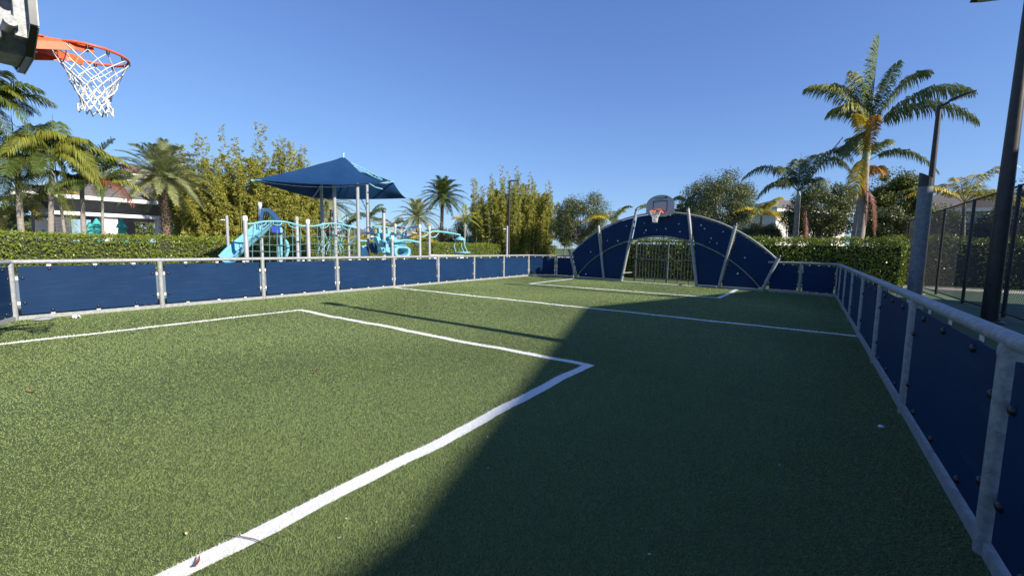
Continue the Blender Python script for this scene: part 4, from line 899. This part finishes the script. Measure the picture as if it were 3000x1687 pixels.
p=atD(2868,650,44); house('white house with a dark window behind the chain link fence',(p[0],p[1]+3),(9,6),4.6,5,'stucco',1.5,[(1.1,-1,3.3,1.8,1.5),(-2.2,-1,3.3,1.0,1.2),(-1.,-1,1.4,1.2,1.2)])
p=atD(1215,690,72); house('low white house with brown roof beyond the playground climber',(p[0],p[1]+3),(9,6),2.7,-25,'stucco',1.5,[(-1,-1,1.6,1,1),(1.5,-1,1.6,1,1)])
p=atD(985,690,75); house('distant low house with pale wall behind the rope bridge',(p[0],p[1]+3),(10,6),2.9,-20,'stucco',1.5,[(-1,-1,1.6,1,1),(2,-1,1.6,1,1)])
# tan canopy
p=atD(1165,662,48); t=thing('canopy_shelter',(p[0],p[1],-.02),'tan fabric canopy shelter behind the playground climber','shelter')
a=np.array([CR[0],CR[1],0]); b=np.array([-CR[1],CR[0],0]); z=p[2]
for sx in (-1,1):
    for sy in (-1,1): q=p+a*sx*2.1+b*sy*1.5; MB().tube([(q[0],q[1],-.02),(q[0],q[1],z-.75)],.05,8).build('post',M['white'],t)
def tanf(u,v):
    x,y=u*2-1,v*2-1; q=p+a*x*2.5+b*y*1.9; m_=max(abs(x),abs(y)); return (q[0],q[1],z-.75*m_**1.3-.12*(1-abs(abs(x)-abs(y)))*m_)
MB().grid(tanf,16,16).build('canopy',M['tan'],t)
# ------------------------------------------------------------------ playground
PX=lambda u,v,X=-20.: atX(u,v,X)
def qz(a,b): return 550+a*.28986,380+b*.28986          # pixel of the playground close-up
def qs(a,b): return 640+a*.13111,600+b*.13103
def qc(a,b): return 1020+a*.09662,620+b*.09662
PG='playground equipment on the rubber surface'
V=lambda p:Vector([float(x) for x in p])
# shade sail
t=thing('shade_sail',(-20,12,-.02),'pointed navy shade sail on four steel poles over the playground','shade sail',PG)
for (u,v,X) in ((941,548,-21.6),(979,548,-19.4),(1047,545,-18.6),(1075,548,-21.4)):
    q=PX(u,v,X); MB().tube([(q[0],q[1],-.02),tuple(q+np.array([0,0,.12]))],.085,14).build('pole',M['galv'],t)
Lc,Pk,Fr=PX(737,527,-20),PX(1006,459,-20.6),PX(1138,532,-18.4)
m1=PX(905,540,-18.6); m2=PX(1040,541,-18.3)
def bz(P_,t_):
    P_=[np.array(x,float) for x in P_]
    while len(P_)>1: P_=[P_[i]*(1-t_)+P_[i+1]*t_ for i in range(len(P_)-1)]
    return P_[0]
topL=[Lc,PX(800,515,-20.2),PX(905,493,-20.4),Pk]; topR=[Pk,PX(1045,500,-20.0),PX(1085,530,-19.2),Fr]
bot=[Lc,PX(830,532,-19.0),PX(905,543,-18.5),PX(1000,545,-18.2),PX(1070,540,-18.2),Fr]
def front(u,v):
    tp_=bz(topL,u/.62) if u<.62 else bz(topR,(u-.62)/.38)
    bt=bz(bot,u); q=tp_*(1-v)+bt*v; pin=math.sin(u*math.pi)
    fold=.05*math.sin((u-.62)*26)*(1-v)**1.2*math.exp(-((u-.64)/.22)**2)
    return q+np.array([.0,0,-.28*math.sin(v*math.pi)*pin])+np.array([fold,0,fold*.5])
MB().grid(front,48,16).build('front_canopy',M['sail'],t)
BL,RT,BK=PX(915,580,-22.6),PX(1214,581,-22.4),PX(1152,534,-21.6)
up=[Lc,PX(840,514,-20.6),PX(1000,480,-21.2),PX(1075,500,-21.3),BK]
def back(u,v):
    tp_=bz(up,u); k=.42
    bt=bz([Lc,PX(800,549,-21.2),BL],u/k) if u<k else bz([BL,PX(1020,588,-22.8),PX(1110,583,-22.6),RT],(u-k)/(1-k))
    return tp_*(1-v)+bt*v+np.array([0,0,-.10*math.sin(v*math.pi)*math.sin(u*math.pi)])
def back2(u,v):
    q=back(u,v)
    if u>.8:
        s_=(u-.8)/.2; q=q+np.array([0,0,-.45*math.sin(v*math.pi)*s_*.9])+ (np.array(PX(1175,560,-21.9))-q)*0
    return q
MB().grid(back2,40,14).build('rear_canopy',M['sail'],t)
MB().tube([tuple(Pk+[0,0,-.35]),tuple(Pk+[0,0,.15]),tuple(PX(1008,450,-20.6))],.06,8).build('mast_tip',M['aqua_metal'],t)
tr1=[PX(1028,489,-20.4),PX(1060,505,-20.2),PX(1095,524,-19.6),PX(1118,533,-19.2)]; tr2=[PX(1030,484,-20.6),PX(1065,500,-20.4),PX(1098,517,-19.9),PX(1120,532,-19.4)]
mb=MB().tube([tuple(x+[0,0,.1]) for x in tr1],.028,6).tube([tuple(x+[0,0,.1]) for x in tr2],.028,6)
for i in range(9):
    f=i/8; mb.tube([tuple(bz(tr1,f)+[0,0,.1]),tuple(bz(tr2,f)+[0,0,.1])],.018,5)
mb.build('truss',M['aqua_metal'],t)
MB().tube([tuple(PX(735,529,-20)),tuple(PX(760,529,-19.9)),tuple(PX(782,534,-19.8))],.035,6).build('corner_strut',M['aqua_metal'],t)
MB().tube([tuple(PX(1082,538,-19.6)),tuple(PX(1100,549,-19.8)),tuple(PX(1120,554,-20))],.035,6).build('corner_strut',M['aqua_metal'],t)
MB().tube([tuple(PX(1105,535,-20.4)),tuple(PX(1130,537,-20.8)),tuple(PX(1155,532,-21.5))],.04,6).build('corner_strut',M['aqua_metal'],t)
mb=MB(); mb.tube([tuple(bz([Lc,PX(900,556,-19),PX(1000,553,-18.6),Fr],f)) for f in np.linspace(0,1,14)],.012,5); mb.build('edge_cable',M['white'],t)
MB().tube([tuple(BK),tuple(RT+np.array([0,.3,0]))],.006,4).build('edge_cable',M['galv'],t)
mb=MB(); mb.tube([tuple(BL),tuple(PX(941,545,-21.4))],.04,6); mb.build('corner_strut',M['galv'],t)
# helper for capped playground posts
def ppost(par,u,v,X,r=.075,cap='white',name='post'):
    q=PX(u,v,X); o=MB().tube([(q[0],q[1],-.02),(q[0],q[1],q[2]-.16)],r,14).build(name,M['post_white'],par)
    MB().tube([(q[0],q[1],q[2]-.2),(q[0],q[1],q[2]-.05),(q[0],q[1],q[2]-.01),(q[0],q[1],q[2])],[r*1.13,r*1.13,r*.9,r*.3],14).build('cap',M[cap],o); return q
# slide tower
t=thing('slide_tower',(-20.6,9,-.02),'aqua slide with a blue fin shaped tower wall and a tall white post','slide',PG)
cl=[(1090,520,-20.7),(1000,570,-20.5),(905,690,-20.2),(800,800,-20.0),(650,900,-19.8),(470,1030,-19.6),(360,1150,-19.4),(300,1250,-19.3),(240,1300,-19.2)]
cp=[PX(*qs(a,b),X) for a,b,X in cl]; hw=.30
def slide(u,v):
    f=u; q=bz(cp,f); q2=bz(cp,min(f+.02,1)); q1=bz(cp,max(f-.02,0)); tn=norm((q2-q1)[None])[0]; sd=norm(np.cross(tn,[0,0,1.])[None])[0]; upv=np.cross(sd,tn)
    prof=[(-1.12,.30),(-1.0,.31),(-.86,.05),(-.5,0),(0,-.015),(.5,0),(.86,.05),(1.0,.31),(1.12,.30)]
    x=v*8; i=min(int(x),7); fr=x-i; a=prof[i][0]*(1-fr)+prof[i+1][0]*fr; h=prof[i][1]*(1-fr)+prof[i+1][1]*fr
    return q+sd*a*hw+upv*h
o=MB().grid(slide,36,16).build('slide_chute',M['aqua'],t)
mo=o.modifiers.new('thick','SOLIDIFY'); mo.thickness=.03
XF=-20.9
fin=[(940,100),(1040,85),(1150,105),(1250,175),(1330,260),(1385,350),(1390,640),(1290,640),(1290,350),(1180,230),(1090,330),(1060,470),(930,470)]
for X,nm in ((-20.3,'fin_wall'),(-21.3,'fin_wall')):
    sft=0 if X>-21 else -46
    arc=[(930,470),(935,100),(1040,85),(1150,105),(1250,175),(1330,260),(1385,350),(1390,640)]
    P_=[PX(*qs(a+sft,b+sft*.2),X) for a,b in arc]
    mb=MB().tube([tuple(x) for x in P_],.035,6)
    inner=[PX(*qs(a+sft,b+sft*.2),X) for a,b in ((1300,640),(1295,400),(1235,290),(1150,190),(1060,140),(985,150),(985,470))][::-1]
    mb.tube([tuple(x) for x in inner],.03,6); mb.build('fin_frame',M['navyp'],t)
    ring=MB(); A_=[PX(*qs(a+sft,b+sft*.2),X) for a,b in ((940,300),(942,110),(1040,92),(1150,112),(1250,182),(1325,265),(1380,355),(1386,500))]; B_=[PX(*qs(a+sft,b+sft*.2),X) for a,b in ((985,300),(988,170),(1050,150),(1130,180),(1215,270),(1270,350),(1300,420),(1302,500))]
    for i in range(7): ring.prism([tuple(A_[i]),tuple(A_[i+1]),tuple(B_[i+1]),tuple(B_[i])],(.03,0,0))
    ring.build('fin_panel',M['navyp'],t)
mb=MB()
for a,b0,b1 in ((970,150,470),(1010,140,490),(1050,170,490),(1100,200,480),(1150,240,470),(1200,270,470),(1250,310,480)):
    mb.tube([tuple(PX(*qs(a,b0),-20.8)),tuple(PX(*qs(a,b1),-20.8))],.018,5)
mb.build('fin_bars',M['navyp'],t)
q=[PX(*qs(a,b),-20.2) for a,b in ((1175,490),(1270,480),(1300,510),(1310,560),(1390,520),(1390,635),(1300,635),(1180,590))]; MB().prism([tuple(x) for x in q],(.04,0,0)).build('side_panel',M['royal'],t)
q=[PX(*qs(a,b),-21.5) for a,b in ((960,470),(1060,480),(1050,560),(965,560))]; MB().prism([tuple(x) for x in q],(.04,0,0)).build('side_panel',M['royal'],t)
a0=PX(*qs(1105,640),-21.3); a1=PX(*qs(1405,650),-20.2); MB().box(tuple((a0+a1)/2),(1.3,abs(a1[1]-a0[1])*.9,.08)).build('platform',M['bolt'],t)
ppost(t,761,591,-20.9,r=.075)
for a,top,X,mt in ((1388,505,-20.2,'aqua_metal'),(1310,660,-21.4,'dark_pole'),(960,540,-21.5,'dark_pole')):
    q=PX(*qs(a,top),X); MB().tube([(q[0],q[1],-.02),tuple(q)],.06,10).build('post',M[mt],t)
mb=MB()
for a in (1310,1345):
    q=PX(*qs(a,930),-19.9); mb.tube([(q[0],q[1],-.02),tuple(q)],.03,6)
for b in (940,1010,1080,1150): mb.tube([tuple(PX(*qs(1310,b),-19.9)),tuple(PX(*qs(1345,b),-19.9))],.022,6)
mb.build('ladder',M['aqua_metal'],t)
q0=[PX(*qs(a,b),-21.6) for a,b in ((1490,780),(1530,850),(1555,950),(1550,1040),(1520,1160))]; MB().tube([tuple(x) for x in q0],[.06,.08,.09,.08,.06],8).build('fire_pole_guard',M['aqua'],t)
MB().tube([tuple(PX(*qs(a,b),-20.25)) for a,b in ((1300,640),(1400,645),(1425,620),(1425,540))],.022,6).build('guard_rail',M['aqua_metal'],t)
# rope bridges
def ropebridge(label,ups,rail,vert,hors,hand,X):
    t=thing('rope_bridge',tuple(PX(*qs(*ups[0]),X)*[1,1,0]),label,'climbing net',PG)
    for a,b in ups: ppost(t,*qs(a,b),X,r=.08)
    MB().tube([tuple(bz([PX(*qs(a,b),X) for a,b in rail],f)) if False else tuple(PX(*qs(a,b),X)) for a,b in rail for f in (0,)],.038,8).build('wave_rail',M['aqua_metal'],t)
    for (a,w) in hand:
        y=np.interp(a,[r[0] for r in rail],[r[1] for r in rail]); y2=np.interp(a+w,[r[0] for r in rail],[r[1] for r in rail])
        MB().tube([tuple(PX(*qs(*k),X)) for k in ((a,y+10),(a+w*.06,y+62),(a+w*.22,y+88),(a+w*.78,y2+80),(a+w*.95,y2+52),(a+w,y2+10))],.02,6).build('handle',M['aqua_metal'],t)
    nm=MB()
    for k,(a,b) in enumerate(vert):
        y=np.interp(a,[r[0] for r in rail],[r[1] for r in rail]); q=PX(*qs(b,1250),X); nm.tube([tuple(PX(*qs(a,y),X)),tuple(PX(*qs((a+b)/2,800),X)),(q[0],q[1],.05)],.017,5)
    for b in hors:
        xs=np.linspace(rail[0][0]+20,rail[-1][0]-20,22); nm.tube([tuple(PX(*qs(a,b+22*math.sin((a-rail[0][0])/(rail[-1][0]-rail[0][0])*math.pi)+7*math.sin(a*.035)),X)) for a in xs],.014,5)
    for a,b in vert:
        for h_ in hors: nm.dome(PX(*qs(a+(b-a)*(h_-450)/800,h_+15),X),(1,0,0),.035,.03)
    nm.build('net',M['rope'],t)
rail1=[(615,428),(700,428),(800,418),(900,395),(1000,378),(1100,369),(1200,367),(1300,370),(1400,373),(1500,384),(1600,405),(1700,432),(1800,460),(1880,472),(1970,474)]
ropebridge('rope net bridge hanging between the two left white capped posts',[(590,242),(1990,322)],rail1,[(785,740),(970,945),(1145,1135),(1310,1310),(1490,1480),(1660,1655),(1830,1835)],(690,880,1030),[(860,210),(1215,205),(1565,200)],-18.5)
rail2=[(2010,474),(2120,478),(2220,462),(2320,440),(2420,424),(2520,416),(2640,420),(2760,440),(2880,470),(2990,500),(3090,515)]
ropebridge('rope net bridge from the middle white post to the sail pole',[(1992,322)],rail2,[(2200,2240),(2320,2360),(2480,2500),(2620,2560),(2740,2820),(2900,2960),(3040,3020)],(705,860,1010),[(2270,190),(2520,180),(2760,190)],-18.45)
# cone of crossed climbing ropes
t=thing('rope_pyramid',tuple(PX(965,740,-19.6)*[1,1,0]),'crossed aqua climbing ropes under the shade sail','climbing net',PG)
nm=MB()
for (a,b,a2,b2) in ((940,740,985,668),(955,745,980,668),(1000,742,978,666),(975,742,950,680),(990,742,1010,668),(930,742,950,690),(1012,742,985,690)):
    nm.tube([tuple(PX(a,b,-19.8)),tuple(PX(a2,b2,-19.8))],.022,5)
nm.build('ropes',M['aqua_metal'],t); MB().tube([tuple(PX(868,668,-19.8)),tuple(PX(940,672,-19.9)),tuple(PX(1010,669,-19.8))],.03,6).build('top_bar',M['dark_pole'],t)
ppost(t,869,634,-19.8,cap='greywall'); ppost(t,1021,672,-20.6,r=.06,cap='greywall')
# climber with tunnel
t=thing('climbing_sculpture',tuple(PX(1150,745,-19.5)*[1,1,0]),'sculpted aqua climber of holed slabs ending in an open tunnel','climber',PG)
def slab(pts,X,th,mat='aqua',holes=(),name='slab'):
    P_=[PX(*qc(a,b),X) for a,b in pts]; c_=sum(P_)/len(P_); mb=MB(); n=len(P_)
    ring=[(1.0,0),(1.0,th*.75),(.9,th),(.0,th*1.06)]
    v=[]; 
    for s_,o_ in ring[:3]:
        for p_ in P_: v.append(tuple(c_+(p_-c_)*s_+np.array([o_,0,0])))
    f=[(i*n+k,i*n+(k+1)%n,(i+1)*n+(k+1)%n,(i+1)*n+k) for i in range(2) for k in range(n)]+[tuple(range(2*n,3*n))]
    mb.add(v,f); ob=mb.build(name,M[mat],t)
    for a,b,r1,r2 in holes:
        q=PX(*qc(a,b),X)+np.array([th+.01,0,0]); h=MB(); k=14; sc=float(np.linalg.norm(PX(*qc(a+r1,b),X)-PX(*qc(a,b),X))); sz=abs(float((PX(*qc(a,b+r2),X)-PX(*qc(a,b),X))[2]))
        h.prism([tuple(q+np.array([0,sc*math.cos(2*math.pi*j/k),sz*math.sin(2*math.pi*j/k)])) for j in range(k)],(.012,0,0)); h.build('opening',M['navyp'],ob)
slab([(760,700),(860,650),(1000,640),(1180,700),(1280,800),(1240,900),(1100,920),(900,850)],-20.2,.35,holes=((770,850,25,50),))
slab([(860,500),(960,520),(985,690),(900,700)],-20.3,.12); slab([(1150,480),(1250,620),(1260,720),(1160,720)],-20.3,.12)
slab([(750,780),(850,730),(920,900),(990,1080),(900,1090),(820,960)],-19.9,.3)
slab([(940,870),(1030,850),(1100,980),(1180,1150),(1160,1260),(1040,1230),(980,1080)],-19.6,.35,holes=((965,985,22,50),(1165,1130,26,60)))
slab([(1130,780),(1330,760),(1460,880),(1450,920),(1250,950),(1180,900)],-19.8,.3)
slab([(1200,930),(1500,900),(1620,950),(1660,1040),(1420,1070),(1240,1060)],-19.5,.4,holes=((1560,955,32,22),))
slab([(880,1095),(1000,1080),(1060,1180),(1040,1250),(940,1240)],-19.4,.3,holes=((960,1160,30,45),))
slab([(630,790),(720,770),(760,820),(700,850)],-20.4,.2); slab([(640,960),(740,930),(900,960),(940,1100),(860,1280),(700,1250),(640,1100)],-20.5,.15,'navyp')
slab([(340,1080),(420,1030),(560,1020),(600,1200),(560,1360),(360,1360)],-20.7,.12,'navyp')
slab([(345,1040),(560,1010),(590,1040),(450,1060),(400,1110)],-20.65,.15)
# tunnel mouth
P_=[]; 
def tun(u,v):
    a=2*math.pi*v; sx=math.copysign(abs(math.cos(a))**.55,math.cos(a)); sy=math.copysign(abs(math.sin(a))**.6,math.sin(a)); k=[1.0,1.0,.94,.70,.66,.66][int(round(u*5))]; o=[-.9,.0,.07,.07,.02,-.8][int(round(u*5))]
    c_=PX(*qc(1640,1220),-19.0); q=PX(*qc(1640+250*sx*k,1220-160*sy*k),-19.0); return q+np.array([o,0,0])
MB().grid(tun,5,36).build('tunnel',M['aqua'],t)
q=[PX(*qc(a,b),-19.5) for a,b in ((1590,1320),(1640,1210),(1700,1190),(1760,1240),(1770,1330))]; MB().prism([tuple(x) for x in q],(.1,0,0)).build('tunnel_slide',M['royal'],t)
# arching climbing tubes
t=thing('arch_climber',tuple(PX(1124,745,-19)*[1,1,0]),'curving aqua and navy overhead tubes on white posts around the climber','climber',PG)
for u,v,X,r,cap in ((1124,613,-19.6,.09,'bolt'),(1149,690,-18.6,.07,'white'),(1230,658,-19.0,.075,'white'),(1158,656,-21.0,.06,'white')): ppost(t,u,v,X,r=r,cap=cap)
def arc(pts,X,mat,r=.045,name='tube'): MB().tube([tuple(PX(*qc(a,b),X)) for a,b in pts],r,8).build(name,M[mat],t)
arc([(690,490),(800,455),(950,440),(1100,455),(1250,490),(1400,530)],-20.6,'aqua_metal')
arc([(430,660),(480,560),(560,490),(640,480),(720,530),(770,640),(790,680)],-20.2,'navyp',.035); arc([(20,1000),(150,850),(280,740),(430,660),(560,640),(700,645),(850,690),(1000,790),(1130,930),(1280,1090)],-19.9,'navyp',.05)
arc([(1410,680),(1420,580),(1460,530),(1540,560),(1600,640),(1610,720)],-20.5,'aqua_metal',.04)
arc([(1270,700),(1400,690),(1560,695),(1700,740),(1850,830),(1960,900),(2100,1080)],-19.6,'navyp',.045); arc([(1380,920),(1500,890),(1700,865),(1850,870),(1980,895),(2160,930)],-18.8,'aqua_metal',.055)
arc([(1610,890),(1640,930),(1760,935),(1890,930),(1920,885)],-18.8,'aqua_metal',.022,'handle')
arc([(1750,740),(1760,620),(1810,530),(1900,480),(2000,465),(2130,450)],-20.4,'navyp',.06); arc([(1630,860),(1640,700),(1690,580),(1780,530),(1920,520)],-20.8,'aqua_metal',.05)
arc([(340,880),(450,885),(560,895)],-20.2,'aqua_metal',.05); arc([(1190,950),(1230,890),(1300,860)],-19.2,'navyp',.035)
# rotating seat on an arm
t=thing('spinner_swing',tuple(PX(1257,745,-19)*[1,1,0]),'aqua dome topped spinner seat hanging from a long arm beside two white posts','swing',PG)
ppost(t,1258,663,-19.0,r=.07)
q4=lambda a,b:(1200+a*.2622,480+b*.2622)
def arc4(pts,r,X=-19.0,name='arm'): MB().tube([tuple(PX(*q4(a,b),X)) for a,b in pts],r,8).build(name,M['aqua_metal'],t)
arc4([(225,775),(250,755),(300,752),(400,765),(500,780),(565,795)],.055); arc4([(130,752),(170,755),(215,770),(190,800),(155,815),(128,815)],.04); arc4([(230,765),(260,755),(330,762),(290,815),(255,822),(232,818)],.04)
arc4([(560,790),(562,830)],.045,name='hanger')
c_=PX(*q4(565,838),-19.0); MB().lathe([(.02,.16),(.12,.14),(.24,.06),(.36,-.04),(.38,-.10),(.30,-.08)],20,tuple(c_)).build('dome',M['aqua'],t)
s_=PX(*q4(590,990),-19.0)
for a in (0,2.1,4.2):
    d_=np.array([math.cos(a),math.sin(a),0]); MB().tube([tuple(c_+d_*.30+[0,0,-.06]),tuple(c_+d_*.42+[0,0,-.5]),tuple(s_+d_*.46)],.035,6).build('hanger',M['aqua_metal'],t)
MB().lathe([(.02,.05),(.5,.05),(.56,.02),(.54,-.04),(.02,-.05)],24,tuple(s_)).build('seat',M['aqua'],t)
MB().tube([(s_[0],s_[1],-.02),tuple(s_)],.05,8).build('stem',M['aqua_metal'],t)
# low white bench behind
p=atD(1310,748,26); t=thing('bench',(p[0],p[1],-.02),'low pale bench at the foot of the hedge, left of the spinner seat','bench')
b=np.array([CR[0],CR[1],0])
MB().beam(p-b*1.0+[0,0,0],p+b*1.0,.4,.07).build('seat',M['stucco'],t)
for s_ in (-.8,.8): MB().box((p[0]+b[0]*s_,p[1]+b[1]*s_,p[2]/2-.03),(.3,.3,p[2]-.05)).build('leg',M['stucco'],t)
# ------------------------------------------------------------------ litter on the turf
def flatleaf(name,label,u,v,L,W_,ang,mat,curl=.02):
    p=gnd(u,v); t=[]; a=R(ang); d=np.array([math.cos(a),math.sin(a),0]); n=np.array([-d[1],d[0],0]); v_=[]
    for i in range(9):
        f=i/8; w_=W_*math.sin(math.pi*min(max(f,.02),.98))**.8/2; z=.022+curl*(2*f-1)**2
        v_+=[tuple(p+d*L*(f-.5)-n*w_+[0,0,z]),tuple(p+d*L*(f-.5)+[0,0,z-.006]),tuple(p+d*L*(f-.5)+n*w_+[0,0,z+.004])]
    o=MB().add(v_,[(3*i+k,3*i+3+k,3*i+4+k,3*i+1+k) for i in range(8) for k in range(2)],True).build(name,mat,loc=tuple(p)); return tag(o,label,'leaf')
flatleaf('fallen_leaf','long tan willow shaped leaf lying on the sunlit turf at the far left',92,1153,.13,.018,20,M['dry'])
flatleaf('fallen_leaf','reddish curled leaf lying on the white penalty line at the bottom edge',578,1662,.065,.016,-35,M['redleaf'],.012)
flatleaf('fallen_leaf','small brown upright leaf in the middle of the penalty area',923,1096,.055,.03,70,M['redleaf'],.04)
flatleaf('fallen_leaf','tiny pale yellow leaf scrap near the lower white line',548,1575,.028,.012,10,M['chaff'],.002)
flatleaf('fallen_leaf','short dark leaf near the left white line',75,997,.09,.012,0,M['bolt'],.004)
flatleaf('fallen_leaf','pale curled leaf in the shade by the right barrier',2660,1455,.06,.015,70,M['dry'],.015)
a=gnd(668,1578); b=gnd(805,1612); o=MB().tube([tuple(a+[0,0,.026]),tuple((a+b)/2+[.0,.01,.024]),tuple(b+[0,0,.02])],[.002,.0026,.0012],6).build('twig',M['bark'],loc=tuple(a)); tag(o,'thin brown twig lying across the edge of the white penalty line','twig')
p=gnd(2581,1255); o=MB().lathe([(.001,.026),(.018,.026),(.02,.02),(.02,.012)],16,(p[0],p[1],0)).build('bottle_cap',M['white'],loc=tuple(p)); tag(o,'small white bottle cap on the shaded turf near the right barrier','bottle cap')
p=gnd(222,932); mb=MB(); r_=np.random.default_rng(4); v_=[tuple(p+np.array([.11*(i/5-.5)*1.6,.09*(j/5-.5)*1.2,.03+.02*r_.normal()])) for i in range(6) for j in range(6)]
o=mb.add(v_,[(i*6+j,i*6+6+j,i*6+7+j,i*6+1+j) for i in range(5) for j in range(5)]).build('paper_scrap',M['white'],loc=tuple(p)); tag(o,'crumpled white paper scrap against the foot of the left barrier','paper')
p=gnd(126,938); o=MB().lathe([(.001,.05),(.10,.045),(.12,.025),(.13,.02)],18,(p[0],p[1],0)).build('plastic_lid',M['post_white'],loc=tuple(p)); tag(o,'clear grey plastic lid lying by the corner post of the left barrier','lid')
